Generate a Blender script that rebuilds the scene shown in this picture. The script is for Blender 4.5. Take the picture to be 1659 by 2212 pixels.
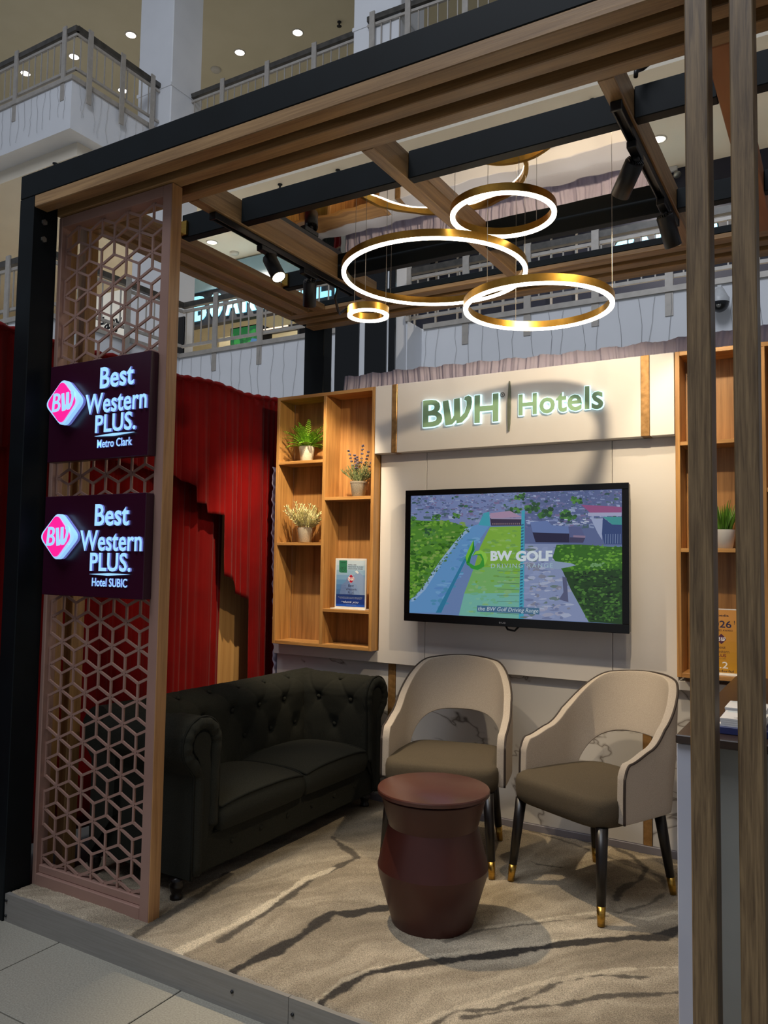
import bpy, bmesh, math, random
from mathutils import Vector, Matrix
import numpy as np

# ------------------------------------------------------------------ scene, camera, world, exposure
scn = bpy.context.scene
COL = scn.collection
for o in list(bpy.data.objects): bpy.data.objects.remove(o)

cam_d = bpy.data.cameras.new('camera'); cam = bpy.data.objects.new('camera', cam_d); COL.objects.link(cam)
cam_d.sensor_fit = 'VERTICAL'; cam_d.sensor_height = 36.0; cam_d.lens = 27.648
cam_d.clip_start = 0.05; cam_d.clip_end = 200
def cam_matrix(yaw, pit, rol, loc):
    cy, sy, cp, sp = math.cos(yaw), math.sin(yaw), math.cos(pit), math.sin(pit)
    fwd = Vector((-sy*cp, cy*cp, sp)); right = Vector((cy, sy, 0)); up = right.cross(fwd)
    c, s = math.cos(rol), math.sin(rol)
    r2 = c*right + s*up; u2 = -s*right + c*up
    m = Matrix((r2, u2, -fwd)).transposed().to_4x4(); m.translation = loc
    return m
cam.matrix_world = cam_matrix(math.radians(30.458), math.radians(3.5636), math.radians(0.8748), Vector((0, 0, 1.45)))
scn.camera = cam
vs = scn.view_settings
vs.view_transform = 'Standard'; vs.look = 'None'; vs.gamma = 1.0; vs.use_curve_mapping = False
vs.exposure = 0.0

world = bpy.data.worlds.new('World'); scn.world = world; world.use_nodes = True
bg = world.node_tree.nodes['Background']
bg.inputs['Color'].default_value = (0.79, 0.86, 1.0, 1); bg.inputs['Strength'].default_value = 0.22

def area(name, loc, target, size, watts, color):
    d = bpy.data.lights.new(name, 'AREA'); d.shape = 'SQUARE'; d.size = size; d.energy = watts; d.color = color
    o = bpy.data.objects.new(name, d); COL.objects.link(o); o.location = loc
    o.rotation_euler = (Vector(target)-Vector(loc)).to_track_quat('-Z', 'Y').to_euler()
    return o
def spot(name, loc, target, watts, color, angle=60, blend=0.5, radius=0.03):
    d = bpy.data.lights.new(name, 'SPOT'); d.energy = watts; d.color = color
    d.spot_size = math.radians(angle); d.spot_blend = blend; d.shadow_soft_size = radius
    o = bpy.data.objects.new(name, d); COL.objects.link(o); o.location = loc
    o.rotation_euler = (Vector(target)-Vector(loc)).to_track_quat('-Z', 'Y').to_euler()
    return o
# the cool light of the mall atrium, high over the hall in front of the booth
area('atrium_light', (-3.0, -5.0, 16.0), (-2.5, 4.0, 2.0), 7.0, 1500, (0.86, 0.91, 1.0))

RND = random.Random(7)
# ------------------------------------------------------------------ materials
def s2l(c):
    return tuple(((x/255)/12.92 if x/255 <= 0.04045 else ((x/255+0.055)/1.055)**2.4) for x in c)
MATS = {}
def new_mat(name):
    m = bpy.data.materials.new(name); m.use_nodes = True
    MATS[name] = m
    nt = m.node_tree
    return m, nt, nt.nodes['Principled BSDF']
def N(nt, t, **kw):
    n = nt.nodes.new(t)
    for k, v in kw.items(): setattr(n, k, v)
    return n
def noise_mat(name, c1, c2, scale=8.0, rough=0.6, metal=0.0, bump=0.0, bscale=None, detail=4, stretch=(1,1,1), spec=0.5, sheen=0.0, coat=0.0, rv=0.0):
    m, nt, b = new_mat(name)
    tc = N(nt, 'ShaderNodeTexCoord'); mp = N(nt, 'ShaderNodeMapping'); mp.inputs['Scale'].default_value = stretch
    nz = N(nt, 'ShaderNodeTexNoise'); nz.inputs['Scale'].default_value = scale; nz.inputs['Detail'].default_value = detail
    rp = N(nt, 'ShaderNodeValToRGB')
    rp.color_ramp.elements[0].position = 0.3; rp.color_ramp.elements[1].position = 0.7
    rp.color_ramp.elements[0].color = (*s2l(c1), 1); rp.color_ramp.elements[1].color = (*s2l(c2), 1)
    L = nt.links.new
    L(tc.outputs['Object'], mp.inputs[0]); L(mp.outputs[0], nz.inputs['Vector']); L(nz.outputs['Fac'], rp.inputs[0]); L(rp.outputs[0], b.inputs['Base Color'])
    b.inputs['Roughness'].default_value = rough; b.inputs['Metallic'].default_value = metal
    b.inputs['Specular IOR Level'].default_value = spec
    if sheen: b.inputs['Sheen Weight'].default_value = sheen; b.inputs['Sheen Roughness'].default_value = 0.5
    if coat: b.inputs['Coat Weight'].default_value = coat; b.inputs['Coat Roughness'].default_value = 0.1
    if bump:
        n2 = N(nt, 'ShaderNodeTexNoise'); n2.inputs['Scale'].default_value = bscale or scale*4; n2.inputs['Detail'].default_value = 3
        L(mp.outputs[0], n2.inputs['Vector'])
        bp = N(nt, 'ShaderNodeBump'); bp.inputs['Strength'].default_value = bump; bp.inputs['Distance'].default_value = 0.01
        L(n2.outputs['Fac'], bp.inputs['Height']); L(bp.outputs[0], b.inputs['Normal'])
    return m
def wood_mat(name, c1, c2, axis, rough=0.45, scale=1.0, coat=0.0):
    m, nt, b = new_mat(name); L = nt.links.new
    tc = N(nt, 'ShaderNodeTexCoord'); mp = N(nt, 'ShaderNodeMapping')
    s = [28*scale]*3; s[axis] = 1.6*scale; mp.inputs['Scale'].default_value = s
    nz = N(nt, 'ShaderNodeTexNoise'); nz.inputs['Scale'].default_value = 1.0; nz.inputs['Detail'].default_value = 6; nz.inputs['Roughness'].default_value = 0.62; nz.inputs['Distortion'].default_value = 0.6
    mp2 = N(nt, 'ShaderNodeMapping'); s2 = [170*scale]*3; s2[axis] = 3.5*scale; mp2.inputs['Scale'].default_value = s2
    n2 = N(nt, 'ShaderNodeTexNoise'); n2.inputs['Scale'].default_value = 1.0; n2.inputs['Detail'].default_value = 3
    mix = N(nt, 'ShaderNodeMath', operation='MULTIPLY_ADD'); mix.inputs[1].default_value = 0.4
    rp = N(nt, 'ShaderNodeValToRGB'); e = rp.color_ramp.elements
    e[0].position = 0.50; e[1].position = 0.86; e[0].color = (*s2l(c2), 1); e[1].color = (*s2l(c1), 1)
    L(tc.outputs['Object'], mp.inputs[0]); L(tc.outputs['Object'], mp2.inputs[0]); L(mp.outputs[0], nz.inputs['Vector']); L(mp2.outputs[0], n2.inputs['Vector'])
    L(n2.outputs['Fac'], mix.inputs[0]); L(nz.outputs['Fac'], mix.inputs[2]); L(mix.outputs[0], rp.inputs[0]); L(rp.outputs[0], b.inputs['Base Color'])
    b.inputs['Roughness'].default_value = rough
    bp = N(nt, 'ShaderNodeBump'); bp.inputs['Strength'].default_value = 0.12; bp.inputs['Distance'].default_value = 0.004
    L(mix.outputs[0], bp.inputs['Height']); L(bp.outputs[0], b.inputs['Normal'])
    return m
def emit_mat(name, color, strength):
    m, nt, b = new_mat(name)
    b.inputs['Base Color'].default_value = (*s2l(color), 1)
    b.inputs['Emission Color'].default_value = (*s2l(color), 1); b.inputs['Emission Strength'].default_value = strength
    b.inputs['Roughness'].default_value = 0.4
    return m
def plain_mat(name, c, rough=0.5, metal=0.0, coat=0.0):
    return noise_mat(name, tuple(max(0, x*0.96) for x in c), c, 30, rough, metal, coat=coat)
def marble_mat(name):
    m, nt, b = new_mat(name); L = nt.links.new
    tc = N(nt, 'ShaderNodeTexCoord'); mp = N(nt, 'ShaderNodeMapping'); mp.inputs['Location'].default_value = (3.3, 0, 1.7); mp.inputs['Scale'].default_value = (1, 1, 1.6)
    nz = N(nt, 'ShaderNodeTexNoise'); nz.inputs['Scale'].default_value = 1.5; nz.inputs['Detail'].default_value = 4; nz.inputs['Distortion'].default_value = 0.6; nz.inputs['Roughness'].default_value = 0.55
    a = N(nt, 'ShaderNodeMath', operation='SUBTRACT'); a.inputs[1].default_value = 0.5
    ab = N(nt, 'ShaderNodeMath', operation='ABSOLUTE')
    rp = N(nt, 'ShaderNodeValToRGB'); e = rp.color_ramp.elements
    e[0].position = 0.0; e[0].color = (*s2l((120, 112, 105)), 1); e[1].position = 0.015; e[1].color = (*s2l((203, 199, 194)), 1)
    x = rp.color_ramp.elements.new(0.004); x.color = (*s2l((172, 166, 160)), 1)
    L(tc.outputs['Object'], mp.inputs[0]); L(mp.outputs[0], nz.inputs['Vector']); L(nz.outputs['Fac'], a.inputs[0]); L(a.outputs[0], ab.inputs[0]); L(ab.outputs[0], rp.inputs[0]); L(rp.outputs[0], b.inputs['Base Color'])
    b.inputs['Roughness'].default_value = 0.25
    return m
def attr_mat(name, emission=0.0, rough=0.5, fine=0.0, fscale=600, coat=0.0, gloss_black=False):
    m, nt, b = new_mat(name); L = nt.links.new
    at = N(nt, 'ShaderNodeVertexColor'); at.layer_name = 'Col'
    src = at.outputs['Color']
    if fine:
        tc = N(nt, 'ShaderNodeTexCoord'); nz = N(nt, 'ShaderNodeTexNoise'); nz.inputs['Scale'].default_value = fscale; nz.inputs['Detail'].default_value = 2
        mr = N(nt, 'ShaderNodeMapRange'); mr.inputs[1].default_value = 0.3; mr.inputs[2].default_value = 0.7; mr.inputs[3].default_value = 1-fine; mr.inputs[4].default_value = 1+fine
        mx = N(nt, 'ShaderNodeMix', data_type='RGBA', blend_type='MULTIPLY'); mx.inputs[0].default_value = 1.0
        L(tc.outputs['Object'], nz.inputs['Vector']); L(nz.outputs['Fac'], mr.inputs[0]); L(src, mx.inputs[6]); L(mr.outputs[0], mx.inputs[7]); src = mx.outputs[2]
        bp = N(nt, 'ShaderNodeBump'); bp.inputs['Strength'].default_value = 0.8; bp.inputs['Distance'].default_value = 0.006
        L(nz.outputs['Fac'], bp.inputs['Height']); L(bp.outputs[0], b.inputs['Normal'])
    if emission:
        b.inputs['Base Color'].default_value = (0.01, 0.01, 0.012, 1)
        L(src, b.inputs['Emission Color']); b.inputs['Emission Strength'].default_value = emission
    else:
        L(src, b.inputs['Base Color'])
    b.inputs['Roughness'].default_value = rough
    if coat: b.inputs['Coat Weight'].default_value = coat
    return m

OAK = ((168, 132, 88), (122, 91, 57))
SHELF = ((196, 146, 84), (150, 104, 54))
wood_x = wood_mat('oak_along_x', OAK[0], OAK[1], 0); wood_y = wood_mat('oak_along_y', OAK[0], OAK[1], 1)
post_oak = wood_mat('post_oak', (134, 110, 77), (82, 63, 41), 2, scale=2.6)
shelf_z = wood_mat('shelf_oak_upright', SHELF[0], SHELF[1], 2); shelf_x = wood_mat('shelf_oak_board', SHELF[0], SHELF[1], 0)
shelf_z2 = wood_mat('shelf_back_oak', (184, 134, 78), (138, 94, 50), 2)
steel = noise_mat('black_steel', (6, 12, 15), (10, 18, 22), 6, 0.55, 0.0, spec=0.2)
rose = noise_mat('rose_gold_paint', (152, 120, 108), (168, 134, 121), 3, 0.42, 0.25, spec=0.4)
rose_edge = wood_mat('lit_worn_gold_edge', (186, 140, 92), (146, 104, 64), 2, 0.35)  # worn gold for the stile's right side, light falling on it painted in
alum = noise_mat('brushed_aluminium', (130, 127, 121), (142, 139, 133), 5, 0.45, 0.15, stretch=(1, 20, 30))
white_panel = noise_mat('white_panel', (214, 208, 202), (222, 217, 212), 2, 0.5)
marble = marble_mat('marble_panel')
goldtrim = noise_mat('gold_trim', (150, 112, 66), (190, 146, 92), 40, 0.35, 0.5)
brass = noise_mat('brushed_brass', (178, 138, 62), (206, 166, 84), 20, 0.28, 1.0, stretch=(1, 1, 30))
ring_gold = noise_mat('ring_gold', (184, 138, 60), (204, 158, 74), 30, 0.3, 1.0)
led = emit_mat('ring_diffuser', (255, 244, 222), 7.0)
maroon = noise_mat('maroon_panel', (44, 10, 30), (52, 13, 36), 3, 0.3, spec=0.5)
sign_white = emit_mat('lit_acrylic_blue_white', (148, 200, 248), 0.95)
sign_side = emit_mat('acrylic_edge', (112, 122, 205), 0.6)
sign_pink = emit_mat('lit_acrylic_pink', (240, 30, 135), 1.0)
sage = noise_mat('sage_green_letter', (146, 186, 146), (156, 194, 154), 12, 0.5)
halo = emit_mat('letter_edge_glow', (205, 240, 250), 1.1)
sofa_fab = noise_mat('charcoal_linen', (36, 37, 32), (52, 52, 45), 260, 0.95, bump=0.5, bscale=900, spec=0.15, stretch=(1, 1, 2))
sofa_pipe = noise_mat('charcoal_piping', (24, 25, 22), (34, 35, 30), 200, 0.9, spec=0.15)
black_wood = noise_mat('black_lacquer', (14, 10, 9), (24, 17, 15), 20, 0.35)
chair_fab = noise_mat('beige_linen', (164, 152, 138), (188, 176, 162), 420, 0.95, bump=0.4, bscale=1000, spec=0.15)
seat_fab = noise_mat('taupe_woven', (70, 61, 48), (96, 85, 68), 500, 0.9, bump=0.5, bscale=900, spec=0.2)
pipe_brown = plain_mat('brown_piping', (48, 36, 28), 0.7)
stool_mat = noise_mat('mahogany_lacquer', (58, 24, 18), (70, 31, 23), 5, 0.38, stretch=(1, 1, 0.4), coat=0.0)
stool_dark = plain_mat('mahogany_groove', (30, 12, 10), 0.4)
tv_black = plain_mat('tv_black_plastic', (12, 12, 14), 0.22)
velvet = noise_mat('red_velvet', (98, 5, 6), (122, 9, 8), 3, 0.9, spec=0.1, sheen=0.06)
mauve = noise_mat('mauve_cloth', (194, 186, 206), (208, 200, 218), 4, 0.85, spec=0.2)
ply = wood_mat('plywood', (206, 160, 98), (178, 128, 70), 2, 0.6, 0.5)
counter_white = noise_mat('counter_white', (176, 178, 190), (186, 188, 198), 3, 0.45)
counter_grey = noise_mat('counter_grey', (128, 128, 122), (140, 140, 134), 3, 0.5)
counter_top = noise_mat('counter_dark_wood', (44, 32, 26), (58, 44, 36), 10, 0.35, stretch=(1, 10, 10))
track_black = plain_mat('track_black', (12, 12, 14), 0.45)
mall_white = noise_mat('mall_white_paint', (222, 224, 228), (228, 230, 234), 1.5, 0.6)
mall_ceiling = noise_mat('mall_ceiling', (224, 215, 198), (229, 220, 203), 1.5, 0.8)
mall_floor_up = noise_mat('mall_floor_cream', (214, 206, 192), (222, 214, 200), 2, 0.4)
rail_steel = noise_mat('brushed_rail_steel', (166, 160, 152), (182, 176, 168), 9, 0.4, 0.15)
rail_dark = noise_mat('dark_handrail', (62, 60, 56), (86, 82, 76), 9, 0.35, 0.2)
dark_shop = plain_mat('dark_shop_wall', (26, 28, 36), 0.6)
navy_shop = plain_mat('navy_shop_wall', (24, 28, 48), 0.6)
cream_wall = plain_mat('shop_cream_wall', (214, 202, 168), 0.7)
glass_black = plain_mat('black_glass', (10, 13, 16), 0.25)
down_emit = emit_mat('downlight_lens', (255, 244, 225), 14.0)
trim_white = plain_mat('white_trim', (206, 200, 188), 0.5)
cyan_sign = emit_mat('cyan_sign_letters', (140, 215, 245), 1.0)
plastic_white = plain_mat('white_plastic', (196, 198, 200), 0.4)
pot_white = noise_mat('pale_pot', (196, 186, 166), (216, 206, 186), 30, 0.8, bump=0.2)
pot_grey = noise_mat('grey_speckled_pot', (126, 116, 100), (160, 150, 132), 180, 0.85, bump=0.3)
pot_beige = noise_mat('beige_speckled_pot', (160, 148, 128), (192, 180, 160), 200, 0.85, bump=0.3)
pot_porc = plain_mat('white_ceramic_pot', (206, 202, 196), 0.35)
soil = plain_mat('dark_soil', (40, 30, 22), 0.95)
fern_g = noise_mat('fern_green', (92, 146, 26), (150, 198, 56), 25, 0.6)
sage_g = noise_mat('lavender_leaf', (98, 112, 66), (134, 142, 92), 30, 0.7)
lav_p = noise_mat('lavender_flower', (74, 66, 88), (104, 94, 116), 80, 0.8)
pale_g = noise_mat('pale_leaf', (208, 202, 140), (236, 230, 184), 40, 0.7)
grass_g = noise_mat('grass_green', (58, 104, 22), (98, 146, 44), 20, 0.5)
paper = plain_mat('white_paper', (226, 222, 216), 0.6)
blue_tray = plain_mat('blue_tray', (44, 52, 100), 0.4)
print_flat = attr_mat('printed_sheet', 0.0, 0.35, coat=0.3)
tv_pic = attr_mat('tv_picture', 0.62, 0.12)
carpet_mat = attr_mat('carpet_pile', 0.0, 0.95, fine=0.40, fscale=240)
def mirror_mat():
    m, nt, b = new_mat('mirror_film'); L = nt.links.new
    b.inputs['Base Color'].default_value = (0.86, 0.84, 0.83, 1); b.inputs['Metallic'].default_value = 1.0; b.inputs['Roughness'].default_value = 0.02
    tc = N(nt, 'ShaderNodeTexCoord'); nz = N(nt, 'ShaderNodeTexNoise'); nz.inputs['Scale'].default_value = 5.0; nz.inputs['Detail'].default_value = 1.0
    bp = N(nt, 'ShaderNodeBump'); bp.inputs['Strength'].default_value = 0.05; bp.inputs['Distance'].default_value = 0.02
    L(tc.outputs['Object'], nz.inputs['Vector']); L(nz.outputs['Fac'], bp.inputs['Height']); L(bp.outputs[0], b.inputs['Normal'])
    return m
mirror = mirror_mat()
def acrylic_mat():
    m, nt, b = new_mat('clear_acrylic'); b.inputs['Base Color'].default_value = (0.9, 0.92, 0.95, 1); b.inputs['Transmission Weight'].default_value = 1.0; b.inputs['Roughness'].default_value = 0.05; b.inputs['IOR'].default_value = 1.3
    return m
acrylic = acrylic_mat()
tile_light = noise_mat('terrazzo_light', (138, 134, 122), (168, 164, 150), 160, 0.4, detail=6)
tile_dark = noise_mat('terrazzo_grey', (122, 119, 108), (132, 129, 118), 120, 0.35, detail=6)
grout = plain_mat('grout', (60, 58, 54), 0.9)
bolt_mat = plain_mat('zinc_bolt', (150, 148, 142), 0.35, 0.8)

# ------------------------------------------------------------------ mesh helpers
class MB:
    def __init__(s): s.v = []; s.f = []; s.m = []; s.sm = []; s.c = None; s.cur = 0; s.smooth = False
    def add(s, vs, fs):
        o = len(s.v); s.v += [tuple(p) for p in vs]
        for f in fs: s.f.append(tuple(i+o for i in f)); s.m.append(s.cur); s.sm.append(s.smooth)
        return s
    def box(s, x0, x1, y0, y1, z0, z1):
        vs = [(x0,y0,z0),(x1,y0,z0),(x1,y1,z0),(x0,y1,z0),(x0,y0,z1),(x1,y0,z1),(x1,y1,z1),(x0,y1,z1)]
        return s.add(vs, [(0,3,2,1),(4,5,6,7),(0,1,5,4),(1,2,6,5),(2,3,7,6),(3,0,4,7)])
    def cbox(s, x0, x1, y0, y1, z0, z1, c=0.004):
        """box with chamfered edges"""
        bm = bmesh.new(); r = bmesh.ops.create_cube(bm, size=1.0)
        for v in bm.verts: v.co = Vector(((x0+x1)/2+v.co.x*(x1-x0), (y0+y1)/2+v.co.y*(y1-y0), (z0+z1)/2+v.co.z*(z1-z0)))
        bmesh.ops.bevel(bm, geom=list(bm.edges), offset=c, segments=1, affect='EDGES')
        bm.verts.index_update()
        s.add([v.co[:] for v in bm.verts], [tuple(v.index for v in f.verts) for f in bm.faces]); bm.free(); return s
    def obox(s, c, ax, ay, az):
        c, ax, ay, az = map(Vector, (c, ax, ay, az))
        vs = [c+i*ax+j*ay+k*az for k in (-1,1) for i, j in ((-1,-1),(1,-1),(1,1),(-1,1))]
        return s.add(vs, [(0,3,2,1),(4,5,6,7),(0,1,5,4),(1,2,6,5),(2,3,7,6),(3,0,4,7)])
    def bar(s, p, q, w, h, up=(0,0,1)):
        p, q = Vector(p), Vector(q); d = q-p; n = d.normalized(); u = Vector(up); sd = n.cross(u)
        if sd.length < 1e-4: sd = n.cross(Vector((1,0,0)))
        sd.normalize(); u = sd.cross(n)
        return s.obox((p+q)/2, d/2, sd*w/2, u*h/2)
    def tube(s, pts, r, n=8, closed=False, cap=True):
        pts = [Vector(p) for p in pts]; k = len(pts); rs = r if isinstance(r, (list, tuple)) else [r]*k
        o = []; prev = None
        for i, p in enumerate(pts):
            t = (pts[(i+1) % k]-pts[i-1]) if closed else (pts[min(i+1,k-1)]-pts[max(i-1,0)])
            t.normalize()
            if prev is None:
                a = t.cross(Vector((0,0,1)));
                if a.length < 1e-3: a = t.cross(Vector((1,0,0)))
            else: a = prev - t*prev.dot(t)
            if a.length < 1e-6: a = t.orthogonal()
            a.normalize(); prev = a; b = t.cross(a)
            for j in range(n):
                g = 2*math.pi*j/n; o.append(p+rs[i]*(math.cos(g)*a+math.sin(g)*b))
        fs = []
        for i in range(k if closed else k-1):
            for j in range(n):
                i2 = (i+1) % k
                fs.append((i*n+j, i*n+(j+1) % n, i2*n+(j+1) % n, i2*n+j))
        if not closed and cap: fs.append(tuple(range(n))[::-1]); fs.append(tuple((k-1)*n+j for j in range(n)))
        return s.add(o, fs)
    def lathe(s, prof, c=(0,0,0), n=32, M=None, cap=True):
        o = []
        for r, z in prof:
            for j in range(n):
                g = 2*math.pi*j/n; p = Vector((r*math.cos(g), r*math.sin(g), z))
                if M: p = M @ p
                o.append(p+Vector(c))
        fs = []
        for i in range(len(prof)-1):
            for j in range(n): fs.append((i*n+j, i*n+(j+1) % n, (i+1)*n+(j+1) % n, (i+1)*n+j))
        if cap:
            fs.append(tuple(range(n))[::-1]); fs.append(tuple((len(prof)-1)*n+j for j in range(n)))
        return s.add(o, fs)
    def prism(s, poly, fn, d0, d1):
        """poly 2d; fn(u,v,d)->xyz"""
        n = len(poly)
        vs = [fn(u, v, d0) for u, v in poly]+[fn(u, v, d1) for u, v in poly]
        return s.add(vs, [tuple(range(n)), tuple(range(2*n-1, n-1, -1))]+[(i, i+n, (i+1) % n+n, (i+1) % n) for i in range(n)])
    def grid(s, rows, closed_u=False):
        """rows: list of list of points"""
        a, b = len(rows), len(rows[0]); fs = []
        for i in range(a-1):
            for j in range(b if closed_u else b-1): fs.append((i*b+j, i*b+(j+1) % b, (i+1)*b+(j+1) % b, (i+1)*b+j))
        return s.add([p for r in rows for p in r], fs)
    def sphere(s, c, r, n=12, m=8, sc=(1,1,1)):
        pr = [[(c[0]+sc[0]*r*math.sin(math.pi*i/m)*math.cos(2*math.pi*j/n), c[1]+sc[1]*r*math.sin(math.pi*i/m)*math.sin(2*math.pi*j/n), c[2]-sc[2]*r*math.cos(math.pi*i/m)) for j in range(n)] for i in range(m+1)]
        return s.grid(pr, True)
    def mesh(s, name, mats, off=(0,0,0), fix=True):
        me = bpy.data.meshes.new(name)
        me.from_pydata([(x-off[0], y-off[1], z-off[2]) for x, y, z in s.v], [], s.f)
        for m in (mats if isinstance(mats, (list, tuple)) else [mats]): me.materials.append(m)
        me.polygons.foreach_set('material_index', s.m); me.polygons.foreach_set('use_smooth', s.sm)
        if fix:
            bm = bmesh.new(); bm.from_mesh(me); bmesh.ops.recalc_face_normals(bm, faces=bm.faces); bm.to_mesh(me); bm.free()
        me.update()
        return me

def link(name, me, parent=None, loc=None):
    o = bpy.data.objects.new(name, me); COL.objects.link(o)
    if parent: o.parent = parent
    if loc: o.location = loc
    return o
def wloc(p):
    l = Vector((0,0,0))
    while p is not None: l += p.location; p = p.parent
    return l
def part(name, mb, mats, parent, smooth=None, bevel=0, sub=0, label=None, stuff=False):
    """child mesh given in world coordinates (parents unrotated while building)"""
    if smooth is not None: mb.sm = [smooth]*len(mb.f)
    o = link(name, mb.mesh(name, mats, wloc(parent)), parent)
    fin(o, bevel, sub)
    if label: o['label'] = label
    if stuff: o['kind'] = 'stuff'
    return o
def fin(o, bevel=0, sub=0, angle=40):
    if bevel:
        m = o.modifiers.new('bevel', 'BEVEL'); m.width = bevel; m.segments = 2; m.limit_method = 'ANGLE'; m.angle_limit = math.radians(angle)
    if sub:
        m = o.modifiers.new('sub', 'SUBSURF'); m.levels = sub; m.render_levels = sub
def tag(o, label=None, cat=None, group=None, kind=None):
    if label: o['label'] = label
    if cat: o['category'] = cat
    if group: o['group'] = group
    if kind: o['kind'] = kind
    return o
def thing(name, label, cat, loc=(0,0,0), group=None):
    o = link(name, None, None, loc); o.empty_display_size = 0.1
    return tag(o, label, cat, group)
def solo(name, mb, mats, label, cat, smooth=None, bevel=0, loc=None, group=None, kind=None):
    if smooth is not None: mb.sm = [smooth]*len(mb.f)
    if loc is None:
        a = np.array(mb.v); loc = ((a[:,0].min()+a[:,0].max())/2, (a[:,1].min()+a[:,1].max())/2, a[:,2].min())
    o = link(name, mb.mesh(name, mats, loc), None, loc); fin(o, bevel)
    return tag(o, label, cat, group, kind)
def struct(name, mb, mats, smooth=None, bevel=0, parent=None, label=None):
    if parent: return part(name, mb, mats, parent, smooth, bevel)
    o = link(name, mb.mesh(name, mats)); fin(o, bevel)
    if smooth is not None:
        for p in o.data.polygons: p.use_smooth = smooth
    o['kind'] = 'structure'
    if label: o['label'] = label
    return o
def copy_tree(o, parent=None):
    c = o.copy(); COL.objects.link(c)
    if parent: c.parent = parent
    for ch in list(o.children): copy_tree(ch, c)
    return c

# ---- lettering: text turned to polygons, fitted to a rectangle
_tc = {}
def glyphs(s, bold=0.0, shear=0.0, extrude=0.0, spacing=1.0):
    k = (s, bold, shear, extrude, spacing)
    if k not in _tc:
        cu = bpy.data.curves.new('t', 'FONT'); cu.body = s; cu.size = 1; cu.offset = bold; cu.shear = shear; cu.extrude = extrude; cu.space_character = spacing; cu.resolution_u = 3
        ob = bpy.data.objects.new('t', cu); COL.objects.link(ob)
        dg = bpy.context.evaluated_depsgraph_get(); dg.update()
        me = bpy.data.meshes.new_from_object(ob.evaluated_get(dg))
        v = [tuple(p.co) for p in me.vertices]; f = [tuple(p.vertices) for p in me.polygons]
        bpy.data.objects.remove(ob); bpy.data.curves.remove(cu); bpy.data.meshes.remove(me)
        _tc[k] = (v, f)
    return _tc[k]
def text_fit(s, x0, x1, y0, y1, **kw):
    v, f = glyphs(s, **kw)
    xs = [p[0] for p in v]; ys = [p[1] for p in v]; a, b, c, d = min(xs), max(xs), min(ys), max(ys)
    return [(x0+(p[0]-a)/(b-a)*(x1-x0), y0+(p[1]-c)/(d-c)*(y1-y0), p[2]) for p in v], f
class Pic:
    """flat print or screen picture: coloured polygons laid on a plane, each a hair in front of the one before"""
    def __init__(s): s.v = []; s.f = []; s.c = []; s.k = 0
    def poly(s, pts, col):
        o = len(s.v); d = s.k*3e-6; s.k += 1
        s.v += [(u, v, d) for u, v in pts]; s.f.append(tuple(range(o, o+len(pts)))); s.c.append(s2l(col))
    def rect(s, x0, x1, y0, y1, col): s.poly([(x0,y0),(x1,y0),(x1,y1),(x0,y1)], col)
    def blob(s, x, y, rx, ry, col, n=8, rough=0.3):
        s.poly([(x+rx*math.cos(6.283*i/n)*(1+RND.uniform(-rough, rough)), y+ry*math.sin(6.283*i/n)*(1+RND.uniform(-rough, rough))) for i in range(n)], col)
    def text(s, t, x0, x1, y0, y1, col, map=None, **kw):
        v, f = text_fit(t, x0, x1, y0, y1, **kw); o = len(s.v); d = s.k*3e-6; s.k += 1
        for p in v:
            u, w = (p[0], p[1]) if map is None else map(p[0], p[1])
            s.v.append((u, w, d))
        for q in f: s.f.append(tuple(i+o for i in q)); s.c.append(s2l(col))
    def build(s, name, mat, parent, fn):
        me = bpy.data.meshes.new(name); off = wloc(parent)
        me.from_pydata([Vector(fn(*p))-off for p in s.v], [], s.f); me.materials.append(mat)
        ca = me.color_attributes.new('Col', 'FLOAT_COLOR', 'CORNER')
        cols = []
        for q, c in zip(s.f, s.c): cols += [*c, 1.0]*len(q)
        ca.data.foreach_set('color', cols); me.update()
        return link(name, me, parent)
def rrhomb(cx, cy, w, h, rnd=0.22, n=5):
    """rounded rhombus outline"""
    P = [Vector((cx-w/2, cy)), Vector((cx, cy-h/2)), Vector((cx+w/2, cy)), Vector((cx, cy+h/2))]; out = []
    for i in range(4):
        p, a, b = P[i], P[i-1], P[(i+1) % 4]
        s0 = p+(a-p)*rnd; s1 = p+(b-p)*rnd
        for k in range(n+1):
            t = k/n; out.append(tuple((1-t)**2*s0+2*t*(1-t)*p+t*t*s1))
    return out

# ================================================================== THE MALL
HF = -0.11          # hall floor
# ground floor slab and the terrazzo tiles in view
mb = MB(); mb.box(-20, 9, -9, 20, HF-0.22, HF-0.012); floor = struct('floor', mb, grout)
mbt = MB(); mbt.cbox(0, 0.667, 0, 0.667, -0.012, 0, 0.002); tile_me = mbt.mesh('tile', tile_light); tile_me2 = tile_me.copy(); tile_me2.materials[0] = tile_dark
for i in range(-4, 6):
    for j in range(-2, 2):
        x = -2.776+0.673*i; y = 1.757+0.673*j
        if y > 1.8 and x+0.67 < -3.4: pass
        link('tile', tile_me2 if i >= 1 and j >= 1 else tile_me, floor, (x+0.003, y+0.003-0.673*0, HF))
mb = MB()
mb.box(-20, -2.776-0.673*4, -9, 20, HF-0.012, HF); mb.box(2.6, 9, -9, 20, HF-0.012, HF); mb.box(-5.468, 2.6, 3.1, 20, HF-0.012, HF); mb.box(-5.468, 2.6, -9, 0.41, HF-0.012, HF)
part('terrazzo', mb, tile_light, floor)

Z1, Z2, Z3 = 5.3, 10.6, 14.6
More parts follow.
